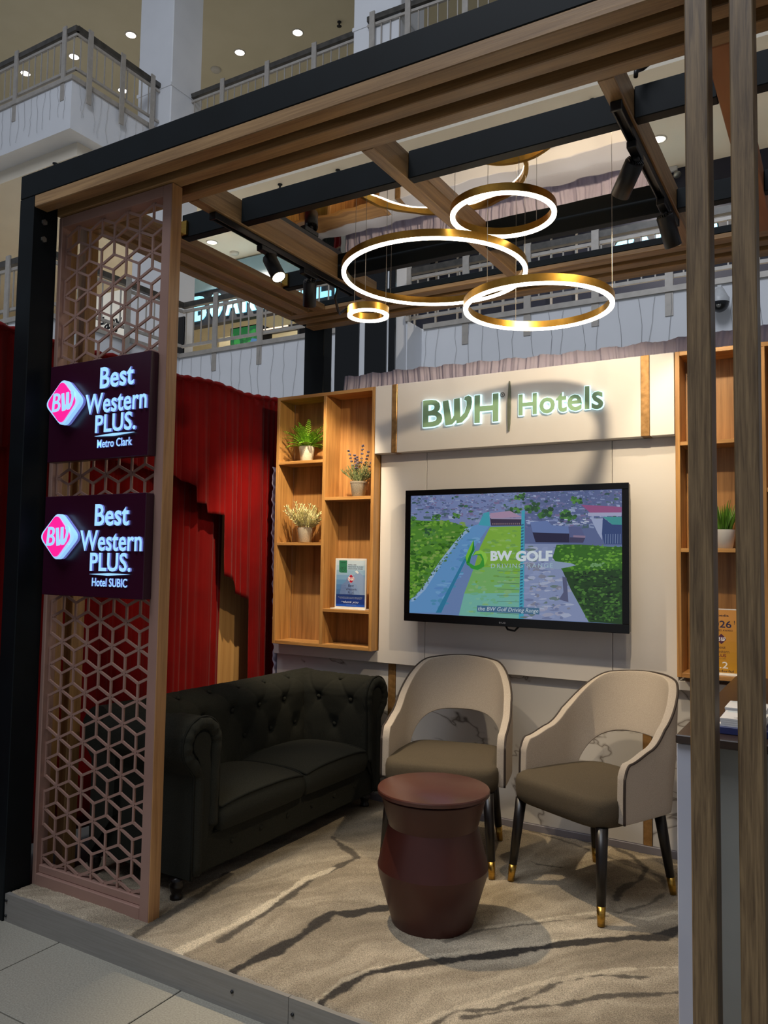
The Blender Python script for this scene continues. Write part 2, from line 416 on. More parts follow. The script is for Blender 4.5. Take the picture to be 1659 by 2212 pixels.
# middle gallery slab (fascia edge runs: along x at y=7.86, along y at x=-11, along x at y=10.85, along x at y=11.35)
mb = MB()
mb.box(-24, -11, 7.86, 10.85, Z1-1.5, Z1); mb.box(-24, -6.0, 10.85, 11.35, Z1-1.5, Z1); mb.box(-24, 12, 11.35, 19, Z1-1.5, Z1)
struct('trim_1', mb, mall_white)
mb = MB(); mb.box(-24, -11.1, 7.96, 18.9, Z1, Z1+0.01); mb.box(-11.1, 12, 11.45, 18.9, Z1, Z1+0.01); struct('floor_1', mb, mall_floor_up)
# curb line on the fascia
mb = MB(); mb.box(-24, -10.97, 7.82, 7.86, Z1-0.02, Z1+0.06); mb.box(-11, -10.96, 7.86, 10.81, Z1-0.02, Z1+0.06); mb.box(-11, -5.96, 10.81, 10.85, Z1-0.02, Z1+0.06); mb.box(-5.96, 12, 11.31, 11.35, Z1-0.02, Z1+0.06)
struct('trim_2', mb, rail_steel)
# upper gallery slab
mb = MB()
mb.box(-26, -12.65, 9.45, 11.6, 9.62, Z2); mb.box(-26, 14, 12.2, 22, 9.62, Z2); mb.box(-26, -12.65, 11.6, 12.2, 9.62, Z2)
struct('trim_3', mb, mall_white)
mb = MB(); mb.box(-26, -12.95, 9.85, 12.5, 9.34, 9.62); mb.box(-26, 14, 12.5, 22, 9.34, 9.62); struct('ceiling', mb, mall_ceiling)
mb = MB(); mb.box(-26, -12.61, 9.41, 9.45, Z2-0.02, Z2+0.07); mb.box(-12.65, -12.61, 9.45, 12.2, Z2-0.02, Z2+0.07); mb.box(-12.61, 14, 12.16, 12.2, Z2-0.02, Z2+0.07)
struct('trim_4', mb, rail_steel)
# ceiling of the upper gallery and the edge of the slab above
mb = MB(); mb.box(-30, 14, 11.55, 26, Z3, Z3+0.2); mb.box(-30, -15, 10.2, 11.55, Z3, Z3+0.2); struct('ceiling_1', mb, noise_mat('upper_ceiling', (212, 202, 172), (217, 207, 178), 1.5, 0.8))
mb = MB(); mb.box(-30, 14, 11.2, 11.55, Z3+0.2, 19); struct('trim_5', mb, mall_white)
mb = MB(); mb.box(-30, 14, 11.15, 11.56, Z3+0.06, Z3+0.2); struct('trim_6', mb, noise_mat('olive_soffit_shadow', (84, 78, 58), (96, 90, 68), 3, 0.6))  # olive band below the slab edge, soffit shadow put into its colour
# far walls of the galleries
mb = MB(); mb.box(-26, 14, 21.8, 22, Z2, Z3); mb.box(-26, -25.8, 9.45, 22, Z2, Z3); struct('wall_far_upper', mb, cream_wall)
mb = MB(); mb.box(-24, -9.5, 18.6, 18.8, Z1, 9.34); mb.box(-24, -23.8, 8, 18.7, Z1, 9.34); struct('wall_far', mb, cream_wall)
mb = MB(); mb.box(-9.5, 12, 16.0, 16.2, Z1, 9.34); struct('wall_shop_front', mb, navy_shop)
# columns
def column(n, x0, x1, y0, y1, z0, z1, label):
    mb = MB(); mb.cbox(x0, x1, y0, y1, z0, z1, 0.02); mb.box(x0-0.015, x1+0.015, y0-0.015, y1+0.015, Z2+0.95, Z2+1.02)
    return struct('trim_%d' % n, mb, mall_white, label=label)
column(7, -13.3, -12.28, 11.62, 12.52, -0.1, 19, 'white square column left')
column(8, -7.96, -6.92, 12.1, 13.04, Z2, 19, 'white square column right')
# dark clad pier standing in front of the fascia behind the booth
pier = thing('clad_pier', 'black panelled pier with white joints behind the booth back wall', 'pier', (-6.55, 10.8, HF))
mb = MB(); mb.box(-7.13, -6.02, 10.5, 10.84, HF, 6.4); part('core', mb, mall_white, pier)
for a, b in ((-7.135, -6.68), (-6.565, -6.17), (-6.125, -6.015)):
    mb = MB(); mb.cbox(a, b, 10.46, 10.52, HF, 6.42, 0.01); part('panel', mb, glass_black, pier)

# railings -----------------------------------------------------------------
def railing(name, label, p0, p1, z, posts, out, drop=0.36, spacing=0.19):
    """p0->p1 in plan; posts given as distances along; out = outward unit vector"""
    p0, p1, out = Vector((*p0, 0)), Vector((*p1, 0)), Vector((*out, 0)); d = (p1-p0); Ln = d.length; d.normalize()
    t = thing(name, label, 'railing', ((p0.x+p1.x)/2, (p0.y+p1.y)/2, z))
    up = Vector((0,0,1))
    def P(s, h, o=0): return p0+d*s+up*(z+h)+out*o
    mb = MB(); mb.bar(P(0, 1.02), P(Ln, 1.02), 0.09, 0.10); part('handrail', mb, rail_dark, t)
    mb = MB(); mb.bar(P(0, 0.90), P(Ln, 0.90), 0.05, 0.05); part('upper_rail', mb, rail_steel, t)
    mb = MB(); mb.bar(P(0, 0.22), P(Ln, 0.22), 0.05, 0.05); part('lower_rail', mb, rail_steel, t)
    me = None
    for s in posts:
        a = P(s, -drop, 0.05); b = P(s, 1.13, 0.05)
        if me is None:
            mb = MB(); mb.bar(a, b, 0.11, 0.03, up=out); mb.v = [tuple(Vector(v)-a) for v in mb.v]; me = mb.mesh('post', rail_steel)
        link('post', me, t, tuple(a-t.location))
    n = int(Ln/spacing); bme = None
    for i in range(n):
        s = (i+0.5)*Ln/n
        if any(abs(s-q) < 0.06 for q in posts): continue
        a = P(s, 0.22); b = P(s, 0.90)
        if bme is None:
            mb = MB(); mb.bar(a, b, 0.02, 0.02); mb.v = [tuple(Vector(v)-a) for v in mb.v]; bme = mb.mesh('baluster', rail_steel)
        link('baluster', bme, t, tuple(a-t.location))
    return t
railing('gallery_railing', 'upper gallery railing at top left, stretch running left of its corner', (-17.5, 9.5), (-12.6, 9.5), Z2, [1.58, 3.08, 4.58], (0, -1))
railing('gallery_railing', 'upper gallery railing at top left, short stretch from corner to white column', (-12.62, 9.5), (-12.62, 11.6), Z2, [0.28, 1.08, 1.88], (1, 0))
railing('gallery_railing', 'upper gallery railing between the two white columns above the black front beam', (-12.3, 12.25), (-7.9, 12.25), Z2, [-0.2, 0.94, 2.16, 3.35], (0, -1))
railing('gallery_railing', 'upper gallery railing right of the second white column at the top edge', (-7.6, 12.05), (-2.0, 12.25), Z2, [0.12, 0.87, 2.0, 3.2, 4.4], (0, -1))
railing('gallery_railing', 'middle gallery railing at the far left edge above the red curtain', (-15.0, 7.9), (-11.0, 7.9), Z1, [1.0, 3.05], (0, -1))
railing('gallery_railing', 'middle gallery railing running away behind the lattice screen', (-10.98, 7.9), (-10.98, 10.85), Z1, [0.6, 1.6, 2.6], (1, 0))
railing('gallery_railing', 'middle gallery railing in front of the green screen shop', (-11.0, 10.9), (-6.7, 10.9), Z1, [0.89, 1.97, 3.05], (0, -1))
railing('gallery_railing', 'middle gallery railing in front of the dark shop, behind the ring lights', (-6.4, 11.4), (3.0, 11.4), Z1, [0.13, 1.19, 2.23, 3.28, 4.32, 5.4, 6.5], (0, -1))

# string lights hanging on the fascias
mb = MB()
def strand(p, ln, ax):
    pts = [Vector(p)]; w = 0.0
    for k in range(7):
        w += RND.uniform(-0.035, 0.035); pts.append(Vector(p)+Vector(ax)*w+Vector((0,0,-ln*(k+1)/7)))
    mb.tube(pts, 0.003, 3, cap=False)
x = -5.9
while x < 1.5: strand((x, 11.33, Z1-0.04), RND.uniform(1.25, 1.45), (1,0,0)); x += RND.uniform(0.22, 0.30)
x = -10.9
while x < -6.7: strand((x, 10.83, Z1-0.04), RND.uniform(1.2, 1.45), (1,0,0)); x += RND.uniform(0.2, 0.3)
x = -15.2
while x < -12.7: strand((x, 9.43, Z2-0.04), RND.uniform(0.6, 0.85), (1,0,0)); x += RND.uniform(0.16, 0.26)
y = 9.6
while y < 11.5: strand((-12.63, y, Z2-0.04), RND.uniform(0.6, 0.85), (0,1,0)); y += RND.uniform(0.16, 0.26)
solo('string_lights', mb, noise_mat('string_wire', (140, 142, 144), (165, 165, 165), 9, 0.6), 'thin unlit fairy light strands hanging down the white gallery fascias', 'string lights', kind='stuff')

# downlights, sprinklers, vents in the gallery ceilings
def downlight(x, y, z, label, w=24):
    t = thing('recessed_downlight', label, 'downlight', (x, y, z))
    mb = MB(); mb.lathe([(0.15, 0), (0.15, -0.012), (0.12, -0.018), (0.12, -0.004)], (x, y, z), 20, cap=False); part('trim_ring', mb, trim_white, t, True)
    mb = MB(); mb.lathe([(0.12, -0.006), (0.0, -0.012)], (x, y, z), 20, cap=False); part('lens', mb, down_emit, t, True)
    spot('downlight_lamp', (x, y, z-0.05), (x, y, z-2), w*9, (1.0, 0.90, 0.78), 150, 0.6, 0.1)
CZ = 9.34; dz = (9.34-1.45)/(9.5-1.45)
for x, y, l in ((-13.806, 14.616, 'round downlight seen above the left oak pergola beam, nearer one'), (-13.965, 16.585, 'round downlight beside the lit black track spotlight'), (-2.916, 15.001, 'round downlight beside the right ceiling track, upper one'), (-2.863, 16.958, 'round downlight beside the right ceiling track, lower one near the oak post')):
    downlight(x*dz, y*dz, CZ, l, 75)
for x, y, l in ((-15.319, 13.099, 'upper ceiling downlight just left of the white column'), (-13.368, 14.971, 'upper ceiling downlight between the columns, left one'), (-11.585, 15.082, 'upper ceiling downlight between the columns, right one'), (-17.317, 12.968, 'upper ceiling downlight seen between balusters left of the railing corner post'), (-17.378, 14.639, 'upper ceiling downlight seen through the short railing stretch'), (-19.096, 12.792, 'upper ceiling downlight lowest at left, seen through the balusters')):
    downlight(x, y, Z3, l, 6)
def sprinkler(x, y, z, label):
    mb = MB(); mb.lathe([(0.05, 0), (0.05, -0.02), (0.02, -0.03), (0.02, -0.1), (0.06, -0.11), (0.06, -0.12), (0, -0.13)], (x, y, z), 10, cap=False)
    solo('sprinkler_head', mb, track_black, label, 'sprinkler', True, loc=(x, y, z))
for x, y, l in ((-13.867, 9.919+.12, 'small dark sprinkler under the gallery left of the black front beam'), (-10.353, 12.985, 'small dark sprinkler left, between front oak beam and second black beam'), (-8.913, 13.065, 'small dark sprinkler second from left, behind the front oak beam'), (-3.654, 13.139, 'small dark sprinkler near the right ceiling track'), (-5.624, 13.197, 'small dark sprinkler just above the second black beam in the middle')):
    sprinkler(x*dz, y*dz, CZ, l)
sprinkler(-10.458, 15.266, Z3, 'small dark sprinkler on the upper ceiling near the right column')
def puck(x, y, z, r, label, name='smoke_detector', cat='smoke detector'):
    mb = MB(); mb.lathe([(r, 0), (r, -0.03), (r*0.8, -0.06), (r*0.4, -0.07), (0, -0.07)], (x, y, z), 16, cap=False)
    solo(name, mb, trim_white, label, cat, True, loc=(x, y, z))
puck(-13.75*dz, 15.40*dz, CZ, 0.12, 'small white smoke detector between two downlights above left beam')
puck(-14.4, 15.2, Z3, 0.14, 'round detector on upper ceiling right of the white column')
puck(-11.9, 15.9, Z3, 0.12, 'small detector on upper ceiling between the two downlights')
vent = thing('round_air_vent', 'round ceiling air vent at the top edge of the upper ceiling', 'vent', (-10.7, 13.6, Z3))
for r in (0.42, 0.34, 0.26, 0.18):
    mb = MB(); mb.lathe([(r, 0), (r, -0.03), (r-0.05, -0.03), (r-0.05, 0)], (-10.7, 13.6, Z3), 24, cap=False); part('vent_ring', mb, trim_white, vent, True)
vent = thing('round_air_vent', 'dark round ceiling air vent behind the railing left of the column', 'vent', (-15.6, 14.2, Z3))
for r in (0.42, 0.34, 0.26, 0.18):
    mb = MB(); mb.lathe([(r, 0), (r, -0.03), (r-0.05, -0.03), (r-0.05, 0)], (-15.6, 14.2, Z3), 24, cap=False); part('vent_ring', mb, rail_dark, vent, True)

# shops of the middle gallery
shop = thing('shop_facade', 'dark shop fascia with lit pale cyan capital letters, far left gallery', 'facade', (-13.2, 15.5, Z1))
mb = MB(); mb.box(-15.6, -8.0, 15.5, 15.7, 7.72, 8.66); part('fascia_board', mb, dark_shop, shop)
mb = MB(); mb.box(-15.6, -8.0, 15.45, 15.75, 8.66, 9.3); part('upper_glazing', mb, noise_mat('blue_glazing', (140, 176, 196), (160, 196, 214), 1, 0.3), shop)
for i, ch in enumerate('BOARDWALK'):
    v, f = text_fit(ch, -15.2+i*0.58, -15.2+i*0.58+0.46, 7.86, 8.54, bold=0.03, extrude=0.02)
    mb = MB(); mb.add([(a, 15.46+c, b) for a, b, c in v], f); part('letter', mb, cyan_sign, shop)
mb = MB(); mb.box(-15.3, -14.3, 16.6, 16.7, Z1, 7.72); part('wall_panel', mb, cream_wall, shop)
mb = MB(); mb.box(-12.4, -8.0, 16.9, 17.0, Z1, 7.72); part('back_panel', mb, dark_shop, shop)
scr = thing('display_screen', 'large green and blue lit screen inside the shop behind the railing', 'screen', (-13.8, 15.9, 6.85))
mb = MB(); mb.box(-14.25, -13.3, 15.9, 15.98, 6.85, 7.66); part('housing', mb, tv_black, scr)
pc = Pic(); pc.rect(0, 1, 0, 1, (30, 120, 60))
for k in range(40): pc.blob(RND.random(), RND.uniform(0.05, .95), RND.uniform(.04, .12), RND.uniform(.05, .12), RND.choice([(40, 150, 60), (20, 96, 50), (60, 170, 80), (30, 110, 70)]))
pc.poly([(0.6, 0), (1, 0), (1, 0.5), (0.8, 0.55), (0.7, 0.3)], (90, 140, 190))
pc.v = [(min(max(a, 0), 1), min(max(b, 0), 1), c) for a, b, c in pc.v]
pc.build('picture', attr_mat('green_screen_picture', 0.6, 0.3), scr, lambda u, v, d: (-14.22+u*0.9, 15.89-d, 6.88+v*0.75))
rack = thing('lit_shelving', 'open shop shelving with thin glowing strips, right of green screen', 'shelving', (-12.6, 15.9, Z1))
mb = MB(); mb.box(-13.2, -13.14, 15.9, 16.3, Z1, 7.6); part('upright', mb, dark_shop, rack)
mb = MB(); mb.box(-12.0, -11.94, 15.9, 16.3, Z1, 7.6); part('upright', mb, dark_shop, rack)
glow = emit_mat('shelf_glow', (255, 226, 200), 1.2)
for k, zz in enumerate((6.55, 6.85, 7.15, 7.45)):
    mb = MB(); mb.box(-13.14, -12.0, 15.9, 16.3, zz, zz+0.04); sh = part('shelf', mb, dark_shop, rack)
    mb = MB(); mb.box(-13.1, -12.3, 15.88, 15.9, zz, zz+0.03); part('light_strip', mb, glow, sh)
for k, (x0, x1, y, z0, z1, l) in enumerate(((-12.33, -11.97, 11.9, Z1+0.06, 6.55, 'black display board right of the lattice post behind the railing'), (-13.74, -13.42, 12.6, Z1+0.06, 7.0, 'black display board left of two seen through the lattice'), (-13.05, -12.72, 12.6, Z1+0.06, 7.0, 'black display board right of two seen through the lattice'))):
    t = thing('display_board', l, 'board', ((x0+x1)/2, y, Z1+0.01))
    mb = MB(); mb.cbox(x0, x1, y, y+0.05, z0+0.1, z1, 0.01); part('panel', mb, tv_black, t)
    mb = MB(); mb.box(x0-0.03, x1+0.03, y-0.12, y+0.17, Z1+0.01, Z1+0.16); part('foot', mb, tv_black, t)
ez = thing('lightbox_poster', 'pale lightbox with dark word Easy seen through the lattice', 'poster', (-15.6, 13.0, Z1+0.01))
mb = MB(); mb.cbox(-16.15, -15.0, 13.0, 13.1, Z1+0.01, 8.0, 0.01); part('box', mb, emit_mat('lightbox_face', (196, 194, 186), 0.55), ez)
v, f = text_fit('Easy', -16.0, -15.15, 6.95, 7.4, bold=0.02, extrude=0.004)
mb = MB(); mb.add([(a, 12.994+c, b) for a, b, c in v], f); part('lettering', mb, tv_black, ez)
sn = thing('shop_sign', 'lit cyan letters on a dark shop behind the right ceiling track', 'sign', (-2.4, 15.9, 7.6))
mb = MB(); mb.box(-4.3, -0.6, 15.9, 15.99, 7.30, 8.35); part('sign_board', mb, dark_shop, sn)
for i, ch in enumerate('SNEA'):
    v, f = text_fit(ch, -4.08+i*0.54, -4.08+i*0.54+0.5, 7.48, 8.06, bold=0.05, extrude=0.02, shear=0.3)
    mb = MB(); mb.add([(a, 15.88+c, b) for a, b, c in v], f); part('letter', mb, cyan_sign, sn)
mb = MB()
for k in range(9):
    x = -9.2+k*0.55; mb.box(x, x+0.04, 15.94, 15.99, Z1, 8.8)
part_sh = solo('shop_window_mullions', mb, rail_steel, 'thin pale mullions of the dark shop window behind the ring lights', 'window frame')
# CCTV camera on the fascia
cc = thing('dome_camera', 'white bracket CCTV camera with black dome between the two oak posts', 'camera', (-1.40, 11.33, 4.72))
mb = MB(); mb.lathe([(0.0, 0.2), (0.05, 0.2), (0.07, 0.16), (0.1, 0.1), (0.125, 0.06), (0.125, 0.0)], (-1.40, 11.15, 4.96), 20, cap=False); part('housing', mb, plastic_white, cc, True)
mb = MB(); mb.sphere((-1.40, 11.15, 4.96), 0.122, 18, 10); mb.v = [v for v in mb.v]; part('dome', mb, glass_black, cc, True)
mb = MB(); mb.bar((-1.40, 11.34, 5.18), (-1.40, 11.15, 5.18), 0.05, 0.06); part('bracket', mb, plastic_white, cc)
mb = MB(); mb.lathe([(0.035, -0.02), (0.03, 0)], (-1.40, 11.04, 4.91), 14, M=Matrix.Rotation(math.radians(90), 3, 'X')); part('lens', mb, bolt_mat, cc, True)

# ================================================================== THE BOOTH: platform, walls, pergola
XL, XR = -3.154, 0.9
plat = thing('booth_platform', 'low booth platform with brushed aluminium edge along its front', 'platform', (-1.2, 3.2, HF))
mb = MB(); mb.box(XL+0.02, XR, 2.201, 4.365, HF, -0.012); mb.box(-3.63, XL+0.0195, 2.302, 4.365, HF, -0.012); part('deck_and_shade_strip', mb, black_wood, plat)  # black strip left of the platform is added to darken the bright floor
for a, b in ((-3.134, -1.62), (-1.618, 0.0), (0.002, XR)):
    mb = MB(); mb.box(a, b, 2.178, 2.192, HF, 0.004); mb.box(a, b, 2.1921, 2.2, 0.0, 0.0038); part('edge_strip', mb, alum, plat)
for sx, sz in ((-3.122, -0.022), (-3.122, -0.085), (-1.86, -0.045), (-1.60, -0.045)):
    mb = MB(); mb.lathe([(0.006, 0.0), (0.006, 0.004), (0.0, 0.006)], (sx, 2.177, sz), 8, M=Matrix.Rotation(math.radians(90), 3, 'X'), cap=False); part('screw', mb, track_black, plat, True)

# carpet: pile mesh with its woven vein pattern
def make_carpet():
    x0, x1, y0, y1 = -3.125, 0.85, 2.196, 4.155
    nx, ny = 620, 310
    X, Y = np.meshgrid(np.linspace(x0, x1, nx), np.linspace(y0, y1, ny))
    rs = np.random.RandomState(3)
    def fn(fx, fy, seed, oct=4):
        r = np.random.RandomState(seed); out = np.zeros_like(X); amp = 1
        for o in range(oct):
            g = r.rand(64, 64); u = X*fx*2**o+r.rand()*50+100; v = Y*fy*2**o+r.rand()*50+100
            i, j = np.floor(u).astype(int), np.floor(v).astype(int); a, b = u-i, v-j; a = a*a*(3-2*a); b = b*b*(3-2*b)
            w = lambda p, q: g[(i+p) % 64, (j+q) % 64]
            out += amp*((w(0,0)*(1-a)+w(1,0)*a)*(1-b)+(w(0,1)*(1-a)+w(1,1)*a)*b-0.5); amp *= 0.5
        return out
    # flowing strata: a warped coordinate
    wx = fn(1.1, 1.1, 1); wy = fn(1.3, 1.3, 2)
    s = (0.88*X-0.47*Y) + 0.30*wx + 0.08*fn(4, 4, 5, 3)
    tone = 0.60+0.13*np.sin(s*12+2.5*wy)+0.07*np.sin(s*37+5*wy+2*wx)+0.05*np.sin(s*83+9*wx)+0.42*fn(1.6, 2.6, 8)+0.10*fn(14, 14, 9)
    base = np.array(s2l((146, 133, 112))); light = np.array(s2l((192, 178, 154))); dark = np.array(s2l((108, 97, 80)))
    t = np.clip(tone, 0, 1)[..., None]
    col = np.where(t > 0.5, base+(light-base)*(t-0.5)*2, dark+(base-dark)*t*2)
    vein = np.array(s2l((54, 48, 41))); pale = np.array(s2l((206, 192, 166)))
    jit = 0.010*fn(40, 40, 11, 3)+0.014*fn(9, 9, 12, 4)
    def line(pts, w, c, k=1.0):
        nonlocal col
        pts = np.array(pts, float); d = np.full(X.shape, 9.0); wl = np.zeros(X.shape)
        n = len(pts)-1
        for i in range(n):
            a, b = pts[i], pts[i+1]; ab = b-a; q = np.clip(((X-a[0])*ab[0]+(Y-a[1])*ab[1])/(ab@ab), 0, 1)
            dd = np.hypot(X-a[0]-q*ab[0], Y-a[1]-q*ab[1])+0; ww = w*(0.75+0.5*np.sin((i+q)*1.7+pts[0][0]*7)**2)
            m = dd < d; d = np.where(m, dd, d); wl = np.where(m, ww, wl)
        a = np.clip((wl-d+jit)/0.008, 0, 1)[..., None]*k
        col = col*(1-a)+c*a
    line([(-1.880,2.194),(-1.859,2.320),(-1.829,2.502),(-1.843,2.674),(-1.842,2.772),(-1.771,2.802),(-1.725,2.872),(-1.675,2.930)], 0.0286, vein, 1)
    line([(-1.506,2.169),(-1.504,2.273),(-1.485,2.416),(-1.411,2.514),(-1.294,2.648),(-1.165,2.768),(-1.040,2.912),(-0.909,3.062),(-0.765,3.187),(-0.644,3.272),(-0.598,3.401)], 0.0260, vein, 1)
    line([(-1.139,2.271),(-1.110,2.392),(-1.007,2.472),(-0.928,2.601),(-0.890,2.726),(-0.782,2.857),(-0.625,2.934)], 0.0091, vein, 0.8)
    line([(-1.075,2.369),(-0.956,2.504),(-0.847,2.594),(-0.732,2.730),(-0.511,2.895)], 0.0117, vein, 0.8)
    line([(-2.066,2.353),(-2.071,2.578),(-2.083,2.776),(-2.111,3.019),(-2.088,3.214),(-2.079,3.330),(-2.206,3.401),(-2.338,3.496)], 0.0208, vein, 0.8)
    line([(-2.366,2.207),(-2.385,2.355),(-2.413,2.566),(-2.463,2.824)], 0.0260, vein, 0.75)
    line([(-2.143,2.168),(-2.123,2.338),(-2.105,2.532),(-2.116,2.755),(-2.131,2.975),(-2.100,3.153)], 0.022, pale, 0.8)
    line([(-1.527,2.147),(-1.518,2.349),(-1.477,2.465),(-1.312,2.684),(-1.053,2.949),(-0.851,3.177)], 0.012, pale, 0.6)
    line([(-1.149,4.202),(-0.958,4.095),(-0.850,3.955),(-0.838,3.802),(-0.894,3.646),(-0.882,3.513)], 0.0156, vein, 0.75)
    line([(-1.484,4.151),(-1.212,4.082),(-0.949,3.959),(-0.762,3.882),(-0.714,3.733),(-0.753,3.542),(-0.891,3.326),(-1.112,3.114),(-1.262,2.949),(-1.344,2.787)], 0.0117, vein, 0.6)
    line([(-1.254,2.977),(-1.078,3.183),(-0.919,3.359),(-0.725,3.407),(-0.640,3.536)], 0.014, pale, 0.7)
    line([(-1.645,4.224),(-1.379,4.219),(-1.102,4.114)], 0.0078, vein, 0.6)
    line([(-1.176,2.248),(-1.102,2.428),(-1.004,2.586),(-0.901,2.761),(-0.708,2.948),(-0.541,3.071)], 0.01, pale, 0.6)
    line([(-1.397,3.776),(-1.309,3.728),(-1.200,3.744)], 0.0104, vein, 0.7)
    me = bpy.data.meshes.new('pile')
    z = 0.004+0.003*rs.rand(ny, nx)+0.006*fn(9, 9, 21, 3)
    z[0, :] = 0.003; z[1, :] = 0.010; z[2:, :] += 0.004; z[:, 0] = 0.002
    Y2 = Y.copy(); Y2[0, :] += 0.01*fn(22, 1, 31, 3)[0]; Y2[1, :] += 0.010*fn(22, 1, 31, 3)[0]
    v = np.stack([X, Y2, z], -1).reshape(-1, 3)
    me.vertices.add(len(v)); me.vertices.foreach_set('co', v.ravel())
    idx = np.arange(nx*ny).reshape(ny, nx)
    q = np.stack([idx[:-1, :-1], idx[:-1, 1:], idx[1:, 1:], idx[1:, :-1]], -1).reshape(-1, 4)
    me.loops.add(q.size); me.polygons.add(len(q)); me.loops.foreach_set('vertex_index', q.ravel())
    me.polygons.foreach_set('loop_start', np.arange(0, q.size, 4)); me.polygons.foreach_set('loop_total', np.full(len(q), 4))
    me.polygons.foreach_set('use_smooth', np.ones(len(q), bool)); me.materials.append(carpet_mat)
    ca = me.color_attributes.new('Col', 'FLOAT_COLOR', 'POINT')
    ca.data.foreach_set('color', np.concatenate([np.clip(col, 0, 1).reshape(-1, 3), np.ones((len(v), 1))], 1).ravel())
    me.update(); me.validate()
    return me
cp = link('carpet', make_carpet()); tag(cp, 'beige and grey carpet with flowing dark stone veins on the booth platform', 'carpet')

# ---- back wall
YP, YH, YM = 4.14, 4.07, 4.17      # white panel, header / shelf fronts, marble
mb = MB(); mb.box(-3.27, 0.9, 4.25, 4.36, -0.012, 2.10); mb.box(-2.46, -0.73, 4.25, 4.36, 2.1, 2.515); mb.box(-3.24, -2.46, 4.25, 4.36, 2.1, 2.515); mb.box(-0.73, 0.9, 4.25, 4.36, 2.1, 2.515)
wb = struct('wall_back', mb, white_panel)
for a, b in ((-2.46, -2.1455), (-2.1425, -1.0525), (-1.0495, -0.728)):
    mb = MB(); mb.cbox(a, b, YP, 4.25, 0.835, 2.10, 0.002); part('white_panel', mb, white_panel, wb)
mb = MB(); mb.cbox(-3.262, -2.46, YP, 4.25, 0.835, 0.905, 0.002); part('white_panel', mb, white_panel, wb)
mb = MB(); mb.cbox(-0.728, 0.9, YP, 4.25, 0.835, 0.88, 0.002); part('white_panel', mb, white_panel, wb)
for a, b in ((-3.255, -2.405), (-2.352, -0.908), (-0.862, 0.9)):
    mb = MB(); mb.cbox(a, b, YM, 4.25, 0.045, 0.832, 0.001); part('marble_panel', mb, marble, wb)
for a, b in ((-2.403, -2.354), (-0.906, -0.864)):
    mb = MB(); mb.cbox(a, b, YM-0.004, 4.24, 0.045, 0.832, 0.001); part('gold_strip', mb, goldtrim, wb)
mb = MB(); mb.cbox(-3.255, 0.9, YM-0.012, 4.25, 0.0, 0.044, 0.002); struct('baseboard_back', mb, noise_mat('baseboard_grey', (120, 116, 124), (130, 126, 134), 4, 0.5))

# header box with the lit lettering
hd = thing('header_sign', 'white header board with sage green backlit hotel lettering above the television', 'sign', (-1.6, 4.16, 2.10))
mb = MB(); mb.cbox(-2.466, -2.349, YH, 4.249, 2.10, 2.515, 0.002); part('board', mb, white_panel, hd)
mb = MB(); mb.cbox(-2.312, -0.888, YH, 4.249, 2.10, 2.515, 0.002); part('board', mb, white_panel, hd)
mb = MB(); mb.cbox(-0.844, -0.726, YH, 4.249, 2.10, 2.515, 0.002); part('board', mb, white_panel, hd)
for a, b in ((-2.348, -2.313), (-0.887, -0.845)):
    mb = MB(); mb.cbox(a, b, YH-0.004, 4.249, 2.10, 2.515, 0.002); part('gold_strip', mb, goldtrim, hd)
def wall3(y):  # plan polygon -> wall facing the viewer
    return lambda u, v, d: (u, y-d, v)
def letter3d(name, s, x0, x1, z0, z1, y, depth, mats, parent, bold=0.012, grow=0.006, sides=True):
    v, f = text_fit(s, x0, x1, z0, z1, bold=bold, extrude=0.5)
    mb = MB(); mb.add([(a, y-depth/2-c*depth, b) for a, b, c in v], f); o = part(name, mb, mats[0], parent)
    if len(mats) > 1:
        v, f = text_fit(s, x0-grow, x1+grow, z0-grow, z1+grow, bold=bold+grow/(z1-z0)*0.9, extrude=0.5)
        mb = MB(); mb.add([(a, y-depth*0.42-c*depth*0.8, b) for a, b, c in v], f); part('glow_edge', mb, mats[1], o)
    return o
for ch, a, b in (('B', -2.127, -2.001), ('H', -1.799, -1.655)):
    letter3d('letter', ch, a, b, 2.235, 2.393, YH, 0.02, (sage, halo), hd, 0.022, 0.004)
# the swash W
Wp = [(292,230),(338,226),(366,398),(386,365),(384,222),(430,218),(437,385),(470,350),(486,290),(484,250),(466,240),(470,216),(500,205),(522,222),(527,265),(520,320),(490,390),(450,432),(408,438),(404,405),(372,440),(316,446)]
Wq = [(-2.0+(x-292)/235*0.185, 2.234+(446-y)/241*0.16+(x-292)/235*0.004) for x, y in Wp]
def poly_thing(name, poly, y, depth, mat, parent, edge=None, cx=None):
    mb = MB(); mb.prism(poly, lambda u, v, d: (u, y-d, v), 0, depth); o = part(name, mb, mat, parent)
    if edge:
        c = (sum(p[0] for p in poly)/len(poly), sum(p[1] for p in poly)/len(poly)); n = len(poly); q = []
        for i in range(n):
            a, b, e = Vector(poly[i-1]), Vector(poly[i]), Vector(poly[(i+1) % n]); t = (e-a); 
            q.append(tuple(b+Vector((-t.y, t.x)).normalized()*cx))
        mb = MB(); mb.prism(q, lambda u, v, d: (u, y-d, v), 0, depth*0.85); part('glow_edge', mb, edge, o)
    return o
poly_thing('letter', Wq, YH, 0.02, sage, hd, halo, 0.004)
poly_thing('divider_blade', [(-1.592, 2.456), (-1.588, 2.40), (-1.587, 2.31), (-1.590, 2.22), (-1.595, 2.177), (-1.598, 2.177), (-1.602, 2.25), (-1.603, 2.33), (-1.598, 2.41), (-1.594, 2.456)], YH, 0.018, noise_mat('bronze_blade', (92, 98, 82), (110, 114, 96), 12, 0.5), hd)
